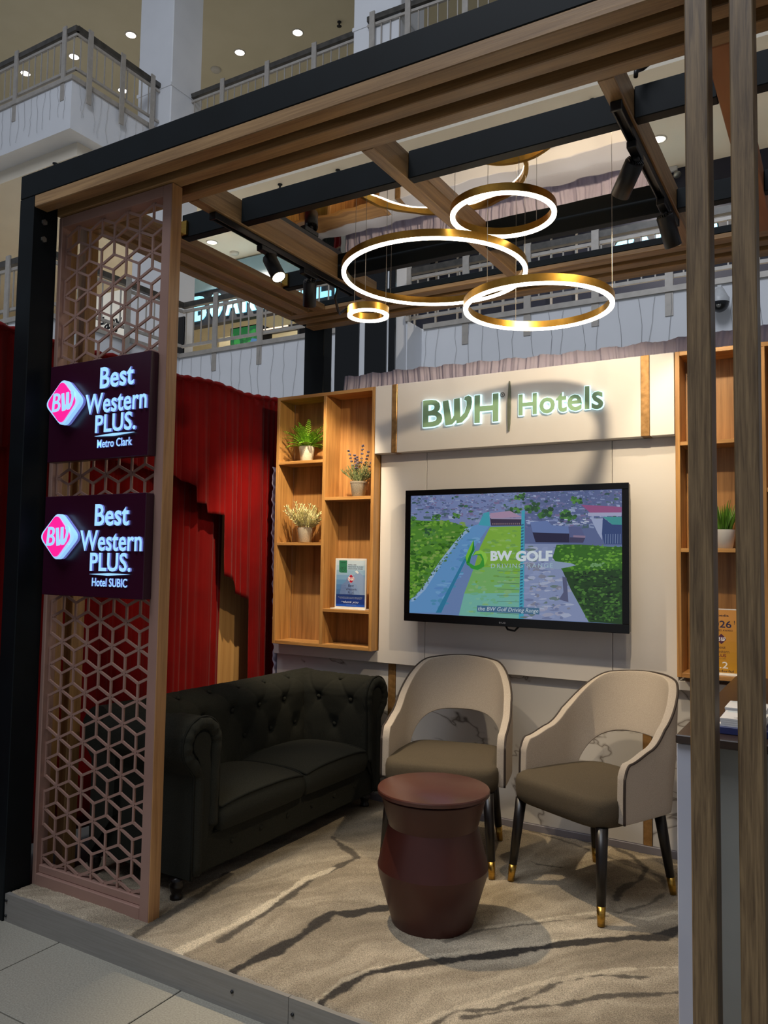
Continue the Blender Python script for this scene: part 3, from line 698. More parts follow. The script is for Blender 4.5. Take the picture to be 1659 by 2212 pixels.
mb = MB(); mb.tube([(-1.637+0.012*math.cos(k*.3927), YH-0.004, 2.385+0.012*math.sin(k*.3927)) for k in range(16)], 0.0018, 4, True); v, f = text_fit('R', -1.641, -1.633, 2.379, 2.391, bold=0.02); mb.add([(a, YH-0.004, b) for a, b, c in v], f); part('registered_mark', mb, pipe_brown, hd)
for ch, a, b, z0, z1 in (('H', -1.537, -1.433, 2.258, 2.373), ('o', -1.418, -1.332, 2.256, 2.344), ('t', -1.326, -1.267, 2.257, 2.362), ('e', -1.263, -1.186, 2.257, 2.345), ('l', -1.170, -1.146, 2.262, 2.383), ('s', -1.134, -1.074, 2.257, 2.350)):
    letter3d('letter', ch, a, b, z0, z1, YH, 0.018, (sage, halo), hd, 0.02, 0.0035)

# ---- shelf units
def shelf_unit(label, x0, xd, x1, boards_l, boards_r):
    t = thing('display_shelf', label, 'shelf', ((x0+x1)/2, 4.15, 0.907)); T = 0.022; z0, z1 = 0.907, 2.515; yb = 4.235
    def b(n, m, *a): mb = MB(); mb.cbox(*a, 0.0015); return part(n, mb, m, t)
    b('side_panel', shelf_z, x0, x0+T, YH, yb, z0, z1); b('side_panel', shelf_z, x1-T, x1, YH, yb, z0, z1)
    b('divider', shelf_z, xd-T/2, xd+T/2, YH, yb, z0+T, z1-T)
    b('top_board', shelf_x, x0+T, x1-T, YH, yb, z1-T, z1); b('bottom_board', shelf_x, x0+T, x1-T, YH, yb, z0, z0+T)
    b('back_panel', shelf_z2, x0+T, x1-T, yb, yb+0.012, z0, z1)
    for z in boards_l: b('shelf', shelf_x, x0+T, xd-T/2, YH+0.001, yb, z-0.02, z)
    for z in boards_r: b('shelf', shelf_x, xd+T/2, x1-T, YH+0.001, yb, z-0.02, z)
    return t
shelf_unit('oak wall shelf unit left of the television, with plants and a blue poster', -3.222, -2.840, -2.468, (2.088, 1.561), (1.845, 1.148))
shelf_unit('oak wall shelf unit at right edge behind the oak posts', -0.722, -0.327, 0.06, (2.062, 1.535), (1.82, 1.12))

# mauve cloth behind and beside the wall
def pleat(rows_fn, nu, nv): return [[rows_fn(i/(nu-1), j/(nv-1)) for j in range(nv)] for i in range(nu)]
r = random.Random(5); ph = [r.uniform(0, 6.28) for _ in range(6)]
def mauve_fn(u, v):
    x = -3.0+u*4.0
    f = 0.007*math.sin(x*75+ph[0]+3*math.sin(x*3+ph[1]))+0.005*math.sin(x*140+ph[2]+2*math.sin(x*7+ph[5]))+0.003*math.sin(x*261+ph[3])
    return (x+0.012*math.sin(v*3+x*5), 4.52+f*(1-0.2*v)+0.06*(0.5-v)*0, 2.40+v*(0.315+0.012*math.sin(x*2.1+1)+0.006*math.sin(x*31)))
mb = MB(); mb.smooth = True; mb.grid(pleat(mauve_fn, 1100, 6))
cl = solo('mauve_drape', mb, mauve, 'mauve pleated cloth standing up behind the white header board', 'drape', loc=(-1.0, 4.52, 2.4))
m = cl.modifiers.new('s', 'SOLIDIFY'); m.thickness = 0.004
mb = MB(); mb.box(-3.0, 1.0, 4.545, 4.575, 2.36, 2.69); mb.box(-3.0, -2.94, 4.361, 4.575, 2.30, 2.36); mb.box(-1.0, -0.94, 4.361, 4.575, 2.30, 2.36); mb.box(0.9, 0.96, 4.361, 4.575, 2.30, 2.36)
solo('drape_frame', mb, black_wood, 'dark timber battens carrying the mauve cloth behind the header', 'frame')
def mauve2(u, v):
    y = 4.16+u*0.40; f = 0.005*math.sin(v*110+2*math.sin(u*9))+0.003*math.sin(v*231+u*7)
    return (-3.30+f+0.02*math.sin(v*5), y, 0.02+v*2.05)
mb = MB(); mb.smooth = True; mb.grid(pleat(mauve2, 12, 420))
cl = solo('mauve_drape', mb, mauve, 'narrow ruched mauve cloth hanging at the left end of the shelf wall', 'drape', loc=(-3.3, 4.36, 0.02))
m = cl.modifiers.new('s', 'SOLIDIFY'); m.thickness = 0.004

# ---- pergola
BZ, BT = 3.02, 3.075       # underside of oak boards, underside of steel
pg = thing('pergola_frame', 'black steel and oak pergola frame over the whole booth', 'pergola', (-1.2, 3.3, HF))
def pb(name, mat, *a, c=0.003): mb = MB(); mb.cbox(*a, c); return part(name, mb, mat, pg)
pb('steel_beam', steel, -3.235, 0.9, 2.17, 2.27, BT, 3.186)         # front
pb('steel_post', steel, -3.235, -3.135, 2.17, 2.298, HF, BT-0.001)
for sz in (3.00-0.03, 3.00-0.11):
    mb = MB(); mb.lathe([(0.014, 0), (0.014, 0.008), (0.0, 0.009)], (-3.1345, 2.225, sz), 6, M=Matrix.Rotation(math.radians(90), 3, 'Y'), cap=False); part('bolt', mb, bolt_mat, pg)
pb('steel_post', steel, -3.235, -3.07, 4.37, 4.47, HF, BT)
pb('steel_beam', steel, -3.235, 0.9, 4.34, 4.44, BT, 3.186)         # back
pb('steel_beam', steel, -3.235, -3.135, 2.275, 4.335, BT, 3.186)    # left
# stepped oak cladding: three boards with open grooves
for a, b in ((2.17, 2.237), (2.288, 2.352), (2.412, 2.472)):
    pb('oak_board', wood_x, -3.13, 0.9, a, b, BZ, BT-0.001)
pb('groove_liner', plain_mat('groove_dark', (34, 24, 26), 0.7), -3.13, 0.9, 2.272, 2.47, BT, BT+0.02)
for a, b in ((3.99, 4.06), (4.11, 4.18), (4.24, 4.33)):
    pb('oak_board', wood_x, -3.13, 0.9, a, b, BZ, 3.046)
pb('steel_plate', steel, -3.13, 0.9, 3.992, 4.335, 3.047, 3.084)
for a, b in ((-3.13, -3.06), (-3.01, -2.93), (-2.88, -2.80)):
    pb('oak_board', wood_y, a, b, 2.474, 3.988, BZ, 3.056)
pb('groove_liner', MATS['groove_dark'], -3.058, -3.012, 2.474, 3.988, 3.046, 3.054); pb('groove_liner', MATS['groove_dark'], -2.928, -2.882, 2.474, 3.988, 3.046, 3.054)
for a, b in ((-2.483, -2.42), (-1.582, -1.528), (-0.673, -0.618)):
    pb('oak_beam', wood_y, a, b, 2.474, 3.988, BZ, 3.135)
pb('oak_beam', noise_mat('reddish_oak', (150, 92, 48), (168, 108, 60), 3, 0.5, stretch=(8, 1, 8)), -0.345, -0.27, 2.474, 3.988, BZ, 3.12)
pb('oak_beam', MATS['reddish_oak'], -0.10, 0.0, 2.474, 3.988, BZ, 3.12)
sx = [(-2.80, -2.484), (-2.419, -1.583), (-1.527, -0.674), (-0.617, -0.346), (-0.269, -0.101), (0.001, 0.9)]
for y in (2.75, 3.56):
    for a, b in sx: pb('steel_beam', steel, a, b, y, y+0.052, BZ+0.002, 3.114 if y > 3 else 3.14)
mb = MB(); mb.box(-2.795, -2.755, 2.735, 2.748, 3.03, 3.10); part('bracket', mb, brass, pg)
mb = MB(); mb.box(-2.795, -2.755, 3.545, 3.558, 3.03, 3.10); part('bracket', mb, brass, pg)
# upright oak slats
for a, b in ((-0.354, -0.295), (-0.242, -0.184)):
    pb('oak_slat', post_oak, a, b, 2.17, 2.262, 0.006, BZ-0.001)
for y0, y1 in ((2.362, 2.425), (2.475, 2.545)):
    pb('oak_slat', wood_mat('side_oak', (172, 132, 84), (128, 92, 52), 2) if 'side_oak' not in MATS else MATS['side_oak'], -3.205, -3.15, y0, y1, -0.011, BZ+0.05)

# mirror film ceiling panels
for a, b, l in ((-2.417, -1.585, 'left glossy mirror ceiling panel above the ring lights'), (-1.525, -0.676, 'right glossy mirror ceiling panel above the ring lights')):
    mb = MB(); mb.box(a, b, 2.81, 3.553, 3.09, 3.096)
    solo('mirror_panel', mb, mirror, l, 'mirror panel')

# ---- lattice screen
lt = thing('lattice_screen', 'tall rose gold screen of cube pattern lattice at the left front', 'screen', (-2.77, 2.33, 0.0))
x0, x1, z0, z1 = -3.128, -2.403, 0.002, 3.018
def fr(*a, m=rose): mb = MB(); mb.cbox(*a, 0.003); return part('frame_bar', mb, m, lt)
fr(x1-0.055, x1-0.004, 2.30, 2.358, z0, z1); fr(x0-0.001, x0+0.023, 2.30, 2.358, z0, z1, m=rose)
mb = MB(); mb.cbox(x1-0.0039, x1, 2.3005, 2.3575, z0, z1, 0.001); part('lit_worn_edge', mb, rose_edge, lt)
fr(x0+0.023, x1-0.055, 2.30, 2.358, z1-0.048, z1); fr(x0+0.023, x1-0.055, 2.30, 2.358, z0, z0+0.053)
fr(x0+0.023, x1-0.055, 2.314, 2.356, z0+0.053, z0+0.086)
ix0, ix1, iz0, iz1 = x0+0.023, x1-0.055, z0+0.086, z1-0.048
S = 0.0702; DX = 0.0807; W = 0.0108
mb = MB()
def clipseg(p, q):
    (a, b), (c, d) = p, q; t0, t1 = 0.0, 1.0; dx, dy = c-a, d-b
    for pp, qq in ((-dx, a-ix0), (dx, ix1-a), (-dy, b-iz0), (dy, iz1-b)):
        if abs(pp) < 1e-9:
            if qq < 0: return None
        else:
            r_ = qq/pp
            if pp < 0: t0 = max(t0, r_)
            else: t1 = min(t1, r_)
    if t1-t0 < 1e-3: return None
    return (a+t0*dx, b+t0*dy), (a+t1*dx, b+t1*dy)
xa, za = -2.778, 0.1217          # one six-armed node
for i in range(-5, 6):
    for k in range(-2, 16):
        cx, cz = xa+i*DX, za+3*S*k+(1.5*S if i % 2 else 0)*1.0
        cz = za + 2.59*S*0 + (k*3+(1.5 if i % 2 else 0))*S
        for ex, ez in ((0, S), (0, -S), (DX, S/2), (DX, -S/2), (-DX, S/2), (-DX, -S/2)):
            sg = clipseg((cx, cz), (cx+ex, cz+ez))
            if sg: mb.bar((sg[0][0], 2.327, sg[0][1]), (sg[1][0], 2.327, sg[1][1]), W, 0.007, up=(0, 1, 0))
        for nz_ in (0, S, -S):
            if ix0 < cx < ix1 and iz0 < cz+nz_ < iz1:
                mb.prism([(cx+W*0.72*math.cos(q*1.0472), cz+nz_+W*0.72*math.sin(q*1.0472)) for q in range(6)], lambda u, v, d: (u, 2.3228+d, v), 0, 0.0084)
part('lattice', mb, rose, lt)

# ---- lit hotel signs
def hotel_sign(label, zoff, last):
    z0, z1 = 1.866+zoff, 2.300+zoff
    t = thing('illuminated_sign', label, 'sign', (-2.765, 2.278, z0))
    mb = MB(); mb.cbox(-3.082, -2.447, 2.255, 2.298, z0, z1, 0.002); part('panel', mb, maroon, t)
    cx, cz = -2.945, 2.121+zoff
    mb = MB(); mb.prism(rrhomb(cx, cz, 0.243, 0.218), wall3(2.255), 0.0, 0.014); part('logo_base', mb, sign_side, t, False)
    mb = MB(); mb.prism(rrhomb(cx, cz, 0.245, 0.220), wall3(2.255), 0.014, 0.034); part('logo_rim', mb, sign_white, t, False)
    cx -= 0.005
    mb = MB(); mb.prism(rrhomb(cx, cz, 0.198, 0.196), wall3(2.255), 0.034, 0.039); d = part('logo_face', mb, sign_pink, t, False)
    yl = 2.255-0.039
    v, f = text_fit('B', cx-0.058, cx-0.003, cz-0.04, cz+0.042, bold=0.006, shear=0.12, extrude=0.5); mb = MB(); mb.add([(a, yl-0.002-c*0.003, b) for a, b, c in v], f); part('logo_letter', mb, sign_white, t)
    Wl = [(cx+0.003+(x-292)/235*0.082, cz-0.04+(446-y)/241*0.086) for x, y in Wp]
    mb = MB(); mb.prism(Wl, wall3(yl), 0.0005, 0.0035); part('logo_letter', mb, sign_white, t)
    mb = MB(); mb.lathe([(0.004, 0), (0.004, 0.003), (0, 0.003)], (cx+0.083, yl, cz-0.036), 8, M=Matrix.Rotation(math.radians(90), 3, 'X'), cap=False); part('logo_dot', mb, sign_white, t)
    k = 0.996
    def word(s, a, b, c, d, bold=0.02, dep=0.008, shear=0.0):
        n = len(s); v, f = text_fit(s, a, b, c, d, bold=bold, extrude=0.5, spacing=1.02, shear=shear)
        mb = MB(); mb.add([(p, 2.255-dep/2-r_*dep, q) for p, q, r_ in v], f); mb.m = [0 if all(v[i][2] > 0.4 for i in g) else 1 for g in f]; part('lettering', mb, (sign_white, sign_side), t)
    word('Best', -2.742, -2.535, 2.166+zoff, 2.258+zoff, 0.022)
    word('Western', -2.830, -2.455, 2.060+zoff, 2.148+zoff, 0.018)
    word('PLUS.', -2.762, -2.515, 1.976+zoff, 2.054+zoff, 0.022)
    word(last, -2.750, -2.538, 1.912+zoff, 1.948+zoff, 0.012, 0.004)
    mb = MB(); mb.prism([(-2.762, 1.963+zoff), (-2.65, 1.958+zoff), (-2.525, 1.966+zoff), (-2.65, 1.969+zoff)], wall3(2.255), 0, 0.01); part('swoosh', mb, sign_white, t)
    return t
hotel_sign('upper lit maroon hotel sign on the lattice, last line Metro Clark', 0.0, 'Metro Clark')
hotel_sign('lower lit maroon hotel sign on the lattice, last line Hotel SUBIC', -0.587, 'Hotel SUBIC')

# ================================================================== TELEVISION
tv = thing('television', 'large black wall television showing an aerial view of a golf driving range', 'television', (-1.58, 4.06, 1.11))
mb = MB(); mb.cbox(-2.222, -0.941, 4.032, 4.072, 1.110, 1.862, 0.005); part('housing', mb, tv_black, tv)
for a in ((-2.224, -0.939, 1.832, 1.864), (-2.224, -0.939, 1.106, 1.152), (-2.224, -2.188, 1.152, 1.832), (-0.974, -0.939, 1.152, 1.832)):
    mb = MB(); mb.cbox(a[0], a[1], 4.026, 4.034, a[2], a[3], 0.002); part('bezel', mb, tv_black, tv)
mb = MB(); mb.box(-1.9, -1.25, 4.072, 4.139, 1.3, 1.7); part('wall_mount', mb, track_black, tv)
mb = MB(); mb.tube([(-1.62, 4.08, 1.115), (-1.60, 4.07, 1.088), (-1.56, 4.07, 1.082), (-1.53, 4.08, 1.115)], 0.006, 6); part('cable', mb, track_black, tv, True)
# picture (drawn on a 0..1 screen)
Hq = [(86, 130), (1533, 88), (1557, 1030), (84, 928)]
def homog(src, dst):
    A = []; b = []
    for (x, y), (u, v) in zip(src, dst):
        A += [[x, y, 1, 0, 0, 0, -u*x, -u*y], [0, 0, 0, x, y, 1, -v*x, -v*y]]; b += [u, v]
    return np.append(np.linalg.solve(np.array(A, float), np.array(b, float)), 1).reshape(3, 3)
HM = homog(Hq, [(0, 1), (1, 1), (1, 0), (0, 0)])
def t(x, y):
    w = HM @ np.array([x, y, 1.0]); return (float(min(max(w[0]/w[2], 0), 1)), float(min(max(w[1]/w[2], 0), 1)))
pc = Pic()
def T(col, *pts): pc.poly([t(*p) for p in pts], col)
def TB(col, x, y, rx, ry, n=8):
    pc.poly([t(x+rx*math.cos(6.283*i/n)*RND.uniform(.7, 1.3), y+ry*math.sin(6.283*i/n)*RND.uniform(.7, 1.3)) for i in range(n)], col)
rg = RND
pc.rect(0, 1, 0, 1, (112, 140, 190))
T((126, 142, 190), (80, 80), (1560, 80), (1560, 330), (80, 330)); T((98, 112, 158), (860, 80), (1560, 80), (1560, 480), (860, 480))
for k in range(1300):      # town roofs, finer towards the top
    y = 92+(rg.random()**1.3)*250; x = rg.uniform(80, 1550); s = (10+(y-90)*0.07) if k < 420 else 4+(y-90)*0.04
    if 560 < x < 850 and y > 280: continue
    if x < 480 and y > 270: continue
    c = rg.choice([(150, 166, 206), (136, 150, 196), (176, 190, 224), (112, 122, 168), (100, 114, 160), (122, 120, 164), (84, 98, 142), (132, 118, 158), (76, 104, 110)])
    c = tuple(int(q*.9+p*.1) for q, p in zip(c, (112, 126, 174))); w = s*rg.uniform(.8, 2.4); h = s*rg.uniform(.4, 1.0); k2 = rg.uniform(-.4, .4)*h
    T(c, (x, y), (x+w, y+k2), (x+w*1.05, y+h+k2), (x+.1*w, y+h))
for k in range(26):
    x = rg.uniform(90, 1540); y = rg.uniform(110, 300); TB(rg.choice([(60, 98, 84), (72, 112, 84), (58, 88, 92)]), x, y, rg.uniform(8, 20), rg.uniform(5, 10))
# left meadow
T((86, 142, 52), (80, 290), (170, 300), (330, 300), (478, 345), (440, 395), (360, 480), (300, 560), (235, 650), (180, 745), (110, 820), (80, 840))
for k in range(420):
    y = rg.uniform(300, 820); xm = 478-(y-340)*0.78 if y > 340 else 460; x = rg.uniform(80, max(90, xm-12))
    TB(rg.choice([(66, 122, 34), (100, 158, 50), (120, 176, 62), (52, 100, 36), (134, 170, 84), (80, 134, 60)]), x, y, rg.uniform(6, 20), rg.uniform(4, 12), 7)
for x, y, s in ((215, 380, 36), (260, 275, 30), (397, 265, 26), (95, 280, 24), (1000, 250, 48), (910, 215, 46), (1165, 265, 50), (1215, 165, 36), (800, 235, 34), (830, 140, 34)):
    for k in range(16): TB(rg.choice([(52, 92, 60), (70, 122, 64), (46, 80, 58), (92, 146, 70)]), x+rg.uniform(-s, s), y+rg.uniform(-s*.6, s*.6), s*.35, s*.28, 7)
# water and road beside the range
T((104, 158, 212), (478, 345), (560, 320), (622, 335), (520, 480), (430, 640), (300, 930), (80, 930), (80, 845), (180, 755), (300, 570), (400, 440))
T((150, 186, 226), (470, 352), (500, 345), (395, 460), (300, 590), (190, 770), (110, 850), (90, 850), (180, 745), (290, 570), (390, 440))
for k in range(90):
    a = rg.random(); x = 470-360*a+rg.uniform(-16, 16); y = 360+480*a+rg.uniform(-10, 10); TB(rg.choice([(84, 130, 80), (60, 96, 70), (170, 196, 220)]), x, y, rg.uniform(3, 9), rg.uniform(3, 7), 6)
for k in range(60):
    a = rg.random(); x = 520-280*a+rg.uniform(-40, 60); y = 420+480*a; TB(rg.choice([(96, 146, 206), (120, 172, 220), (84, 150, 190)]), x, y, rg.uniform(10, 34), rg.uniform(5, 14), 7)
T((70, 170, 190), (580, 250), (618, 240), (625, 340), (545, 330))
T((50, 130, 170), (452, 560), (470, 560), (380, 750), (300, 930), (262, 930), (360, 740))
# fairway
T((134, 186, 66), (625, 345), (840, 340), (836, 620), (520, 620), (560, 480))
T((126, 186, 110), (520, 620), (836, 620), (834, 800), (455, 800)); T((122, 190, 176), (455, 800), (834, 800), (833, 985), (420, 950))
for k in range(130):
    y = rg.uniform(360, 960); xl = 620-(y-345)*0.32; TB(rg.choice([(140, 192, 70), (124, 178, 66), (150, 196, 90), (118, 170, 80), (140, 190, 120)]) if y < 720 else rg.choice([(118, 186, 150), (132, 196, 170), (140, 190, 130)]), rg.uniform(xl+20, 825), y, rg.uniform(8, 30), rg.uniform(5, 12), 7)
for y in range(560, 960, 42): T((84, 120, 96), (680, y), (834, y+8), (834, y+11), (680, y+3))
# bay building at the end of the range
T((180, 150, 180), (625, 250), (760, 235), (848, 280), (625, 285)); T((62, 52, 78), (625, 285), (840, 290), (838, 336), (632, 336)); T((170, 160, 190), (632, 282), (846, 286), (846, 294), (632, 290))
for k in range(14): T((130, 110, 120), (640+k*14, 318), (648+k*14, 318), (648+k*14, 330), (640+k*14, 330))
# right net
T((70, 172, 200), (840, 235), (862, 230), (866, 985), (833, 985), (838, 600))
for k in range(30): T((40, 96, 130), (838, 330+k*21), (856, 326+k*21), (856, 334+k*21), (838, 338+k*21))
# warehouses
T((110, 132, 186), (900, 312), (1020, 305), (1050, 335), (1165, 345), (1172, 395), (920, 385)); T((46, 44, 72), (918, 384), (1172, 394), (1174, 456), (940, 452), (900, 330))
T((96, 104, 150), (1165, 345), (1250, 350), (1285, 420), (1175, 420)); T((72, 70, 104), (1175, 420), (1285, 420), (1270, 458), (1175, 456)); T((150, 130, 160), (1200, 405), (1285, 410), (1285, 425), (1200, 420))
T((160, 90, 140), (1250, 195), (1535, 212), (1535, 252), (1320, 256)); T((176, 180, 214), (1300, 250), (1535, 250), (1535, 274), (1300, 274))
T((168, 180, 216), (1320, 290), (1402, 290), (1402, 440), (1370, 390)); T((70, 160, 160), (1405, 280), (1536, 282), (1538, 336), (1470, 334)); T((56, 78, 130), (1405, 285), (1470, 334), (1538, 336), (1540, 470), (1420, 468), (1400, 400))
for k in range(7): T((130, 150, 190), (1425+k*17, 400), (1429+k*17, 400), (1429+k*17, 466), (1425+k*17, 466))
for k in range(26): T(rg.choice([(190, 200, 226), (60, 66, 96), (150, 160, 196)]), *(lambda x, y: ((x, y), (x+22, y+1), (x+22, y+9), (x, y+8)))(rg.uniform(1060, 1330), rg.uniform(290, 330)))
# ground and scrub on the right
T((142, 156, 196), (866, 462), (1130, 466), (1200, 640), (1320, 1010), (866, 985))
for k in range(150): TB(rg.choice([(150, 164, 204), (120, 132, 172), (166, 170, 196), (176, 186, 214), (136, 140, 160), (110, 130, 130)]), rg.uniform(880, 1180), rg.uniform(480, 990), rg.uniform(8, 40), rg.uniform(4, 16), 7)
T((58, 112, 36), (1085, 470), (1250, 470), (1440, 486), (1560, 490), (1560, 1040), (1320, 1010), (1190, 780), (1130, 650), (1060, 560))
T((36, 70, 34), (1135, 660), (1560, 640), (1560, 1040), (1330, 1010), (1190, 780))
for k in range(520):
    y = rg.uniform(475, 1010); xl = 1090+(y-475)*0.42; x = rg.uniform(xl, 1545); up = y < 650
    TB(rg.choice([(96, 158, 46), (76, 134, 44), (118, 176, 64), (54, 104, 36)] if up else [(30, 62, 30), (46, 88, 36), (64, 112, 44), (22, 44, 28), (80, 130, 56)]), x, y, rg.uniform(6, 18), rg.uniform(4, 10), 7)
T((150, 170, 200), (1050, 580), (1190, 600), (1225, 615), (1100, 640), (1010, 630))
for k in range(18): TB((120, 168, 110), rg.uniform(1330, 1420), rg.uniform(600, 630), 10, 6, 6)
T((92, 98, 132), (1130, 690), (1160, 700), (1176, 870), (1110, 850), (1140, 800))
# flame shaped emblem
T((36, 136, 50), (515, 430), (522, 500), (500, 545), (490, 590), (510, 628), (470, 600), (460, 550), (480, 500))
T((120, 200, 60), (515, 430), (480, 500), (462, 545), (470, 585), (486, 540), (505, 500))
T((60, 160, 60), (470, 590), (500, 628), (545, 640), (590, 615), (610, 570), (600, 525), (560, 502), (525, 512), (505, 545), (530, 535), (560, 540), (575, 565), (560, 600), (525, 612), (490, 590))
T((150, 214, 80), (560, 502), (600, 525), (610, 570), (592, 612), (585, 560), (568, 528), (530, 530), (512, 540), (530, 512))
def tm(x, y): return t(x, 1000-y)
pc.text('BW', 632, 780, 1000-578, 1000-510, (226, 238, 246), tm, bold=0.05); pc.text('GOLF', 805, 1058, 1000-584, 1000-510, (226, 238, 246), tm, bold=0.05)
pc.text('DRIVING RANGE', 636, 1062, 1000-628, 1000-598, (176, 206, 220), tm, spacing=1.3)
T((74, 116, 150), (545, 884), (975, 908), (975, 952), (545, 926))
def ts(x, y): return t(x, (1000-y)+(x-550)*0.055)
pc.text('the BW Golf Driving Range', 552, 968, 1000-926, 1000-890, (214, 228, 238), ts, shear=0.2)
pc.build('picture', tv_pic, tv, lambda u, v, d: (-2.188+u*1.214, 4.0315-d*0.5, 1.152+v*0.68))
lg = Pic(); lg.poly([(0.1+0.09*math.cos(i*.3927), 0.5+0.42*math.sin(i*.3927)) for i in range(16)], (170, 170, 176)); lg.poly([(0.1+0.05*math.cos(i*.3927), 0.5+0.24*math.sin(i*.3927)) for i in range(16)], (60, 60, 66)); lg.text('LG', 0.3, 0.75, 0.15, 0.85, (170, 170, 176), bold=0.03)
lg.build('maker_mark', print_flat, tv, lambda u, v, d: (-1.633+u*0.05, 4.0255-d, 1.120+v*0.012))

# ================================================================== TRACKS AND SPOTLIGHTS
def track(label, x, y0, y1):
    tr = thing('light_track', label, 'light track', (x, (y0+y1)/2, 2.985))
    for dx in (-0.017, 0.011):
        mb = MB(); mb.cbox(x+dx, x+dx+0.006, y0, y1, 2.988, 3.019, 0.001); part('rail_side', mb, track_black, tr)
    mb = MB(); mb.box(x-0.012, x+0.012, y0+0.01, y1-0.01, 3.006, 3.0185); part('rail_web', mb, track_black, tr)
    for y in (y0-0.012, y1): mb = MB(); mb.cbox(x-0.02, x+0.02, y, y+0.012, 2.985, 3.019, 0.002); part('end_cap', mb, track_black, tr)
    return tr
track('black light track under the left oak beam', -2.452, 2.605, 3.76); track('black light track under the right oak beam', -0.645, 2.615, 3.66)
mb = MB(); mb.tube([(-2.452, 3.62, 2.99), (-2.50, 3.66, 2.95), (-2.53, 3.74, 2.90), (-2.60, 3.86, 2.93), (-2.64, 3.99, 3.005)], 0.008, 6); solo('power_cable', mb, track_black, 'black cable looping from the left light track to the back beam', 'cable', True)
lens_on = emit_mat('lit_lamp_lens', (255, 236, 196), 9.0); lens_off = plain_mat('lamp_lens', (60, 58, 54), 0.2)
reflector = noise_mat('reflector_cone', (150, 130, 96), (190, 168, 130), 10, 0.3, 0.6)
def spotlight(label, x, y, aim, on, watts, angle, blend=0.4, col=(1.0, 0.81, 0.55)):
    p = Vector((x, y, 2.985)); t_ = thing('track_spotlight', label, 'spotlight', p)
    mb = MB(); mb.cbox(x-0.018, x+0.018, y-0.075, y+0.045, 2.960, 2.987, 0.003); part('adapter', mb, track_black, t_)
    mb = MB(); mb.tube([(x, y, 2.960), (x, y, 2.950)], 0.011, 10); mb.sphere((x, y, 2.947), 0.014, 10, 6); part('swivel', mb, track_black, t_, True)
    d = (Vector(aim)-Vector((x, y, 2.93))).normalized(); c = Vector((x, y, 2.950))
    q = d.to_track_quat('Z', 'Y').to_matrix()
    R = 0.036; L_ = 0.135
    mb = MB(); mb.lathe([(0.0, 0.0), (R*0.9, 0.0), (R, 0.004), (R, L_), (R-0.003, L_+0.001), (R-0.003, L_-0.03)], c+d*0.008, 24, M=q, cap=False); part('barrel', mb, track_black, t_, True)
    for k in range(-3, 4):
        mb = MB(); ax = q @ Vector((1, 0, 0)); ay = q @ Vector((0, 1, 0)); h = math.sqrt(max(0.0, (R*.85)**2-(k*.009)**2))
        mb.obox(c+d*0.006+ax*k*.009, ax*0.0022, ay*h, d*0.004); part('cooling_fin', mb, track_black, t_)
    mb = MB(); mb.lathe([(R-0.004, L_-0.002), (R*0.55, L_-0.028)], c+d*0.008, 20, M=q, cap=False); part('reflector', mb, reflector if not on else lens_on, t_, True)
    mb = MB(); mb.lathe([(R*0.56, L_-0.027), (0.0, L_-0.027)], c+d*0.008, 20, M=q, cap=False); part('lens', mb, lens_on if on else lens_off, t_, True)
    if on: spot('track_lamp', c+d*(L_+0.012), Vector(aim), watts, col, angle, blend, 0.02)
    return t_
spotlight('lit track spotlight on the left track, front one with glowing face', -2.452, 3.00, (-0.95, 2.75, 0.6), True, 190, 74, 0.5)
spotlight('track spotlight on the left track, rear one turned to the shelf', -2.452, 3.35, (-3.02, 4.12, 1.5), True, 150, 62, 0.6)
spotlight('track spotlight on the right track, front one tilted', -0.645, 2.90, (-1.80, 4.12, 1.7), True, 82, 100, 0.6)
spotlight('track spotlight on the right track, rear one near the wall', -0.645, 3.42, (-0.42, 4.12, 1.8), True, 30, 74, 0.5)

# ================================================================== RING LIGHTS
def ring(label, cx, cy, z, D, h=0.042, w=0.020, wires=3, a0=0.3):
    t_ = thing('ring_light', label, 'pendant light', (cx, cy, z)); R = D/2; n = 72
    mb = MB(); mb.lathe([(R, z+0.009), (R, z+h), (R-w, z+h), (R-w, z+0.009)], (cx, cy, 0), n, cap=False); mb.add([], []); part('brass_band', mb, ring_gold, t_, True, bevel=0)
    t_.children[-1].modifiers.new('e', 'EDGE_SPLIT').split_angle = math.radians(40)
    mb = MB(); mb.lathe([(R, z+0.010), (R-0.0005, z), (R-w, z), (R-w-0.0005, z+0.010)], (cx, cy, 0), n, cap=False); part('diffuser', mb, led, t_, True)
    for k in range(wires):
        a = a0+2*math.pi*k/wires; px, py = cx+(R-w/2)*math.cos(a), cy+(R-w/2)*math.sin(a)
        mb = MB(); mb.tube([(px, py, z+h), (px, py, 3.089)], 0.0011, 5); part('suspension_wire', mb, rail_steel, t_, True)
    return t_
ring('largest glowing brass ring pendant in the middle of the ceiling', -1.684, 3.303, 2.82, 0.888, a0=0.5)
ring('medium glowing brass ring pendant above and right of the largest ring', -1.219, 3.022, 2.90, 0.443, a0=1.2)
ring('second largest glowing brass ring pendant, low at right in front of header', -1.161, 3.293, 2.575, 0.658, a0=0.15)
ring('smallest glowing brass ring pendant below the largest ring at left', -1.926, 3.10, 2.60, 0.196, a0=0.9)

# ================================================================== SOFA
so = thing('chesterfield_sofa', 'dark charcoal button-tufted scroll arm sofa along the left side', 'sofa', (-2.72, 3.28, 0.004))
SX0, SX1 = -3.06, -2.40; YA, YB = 2.43, 4.135
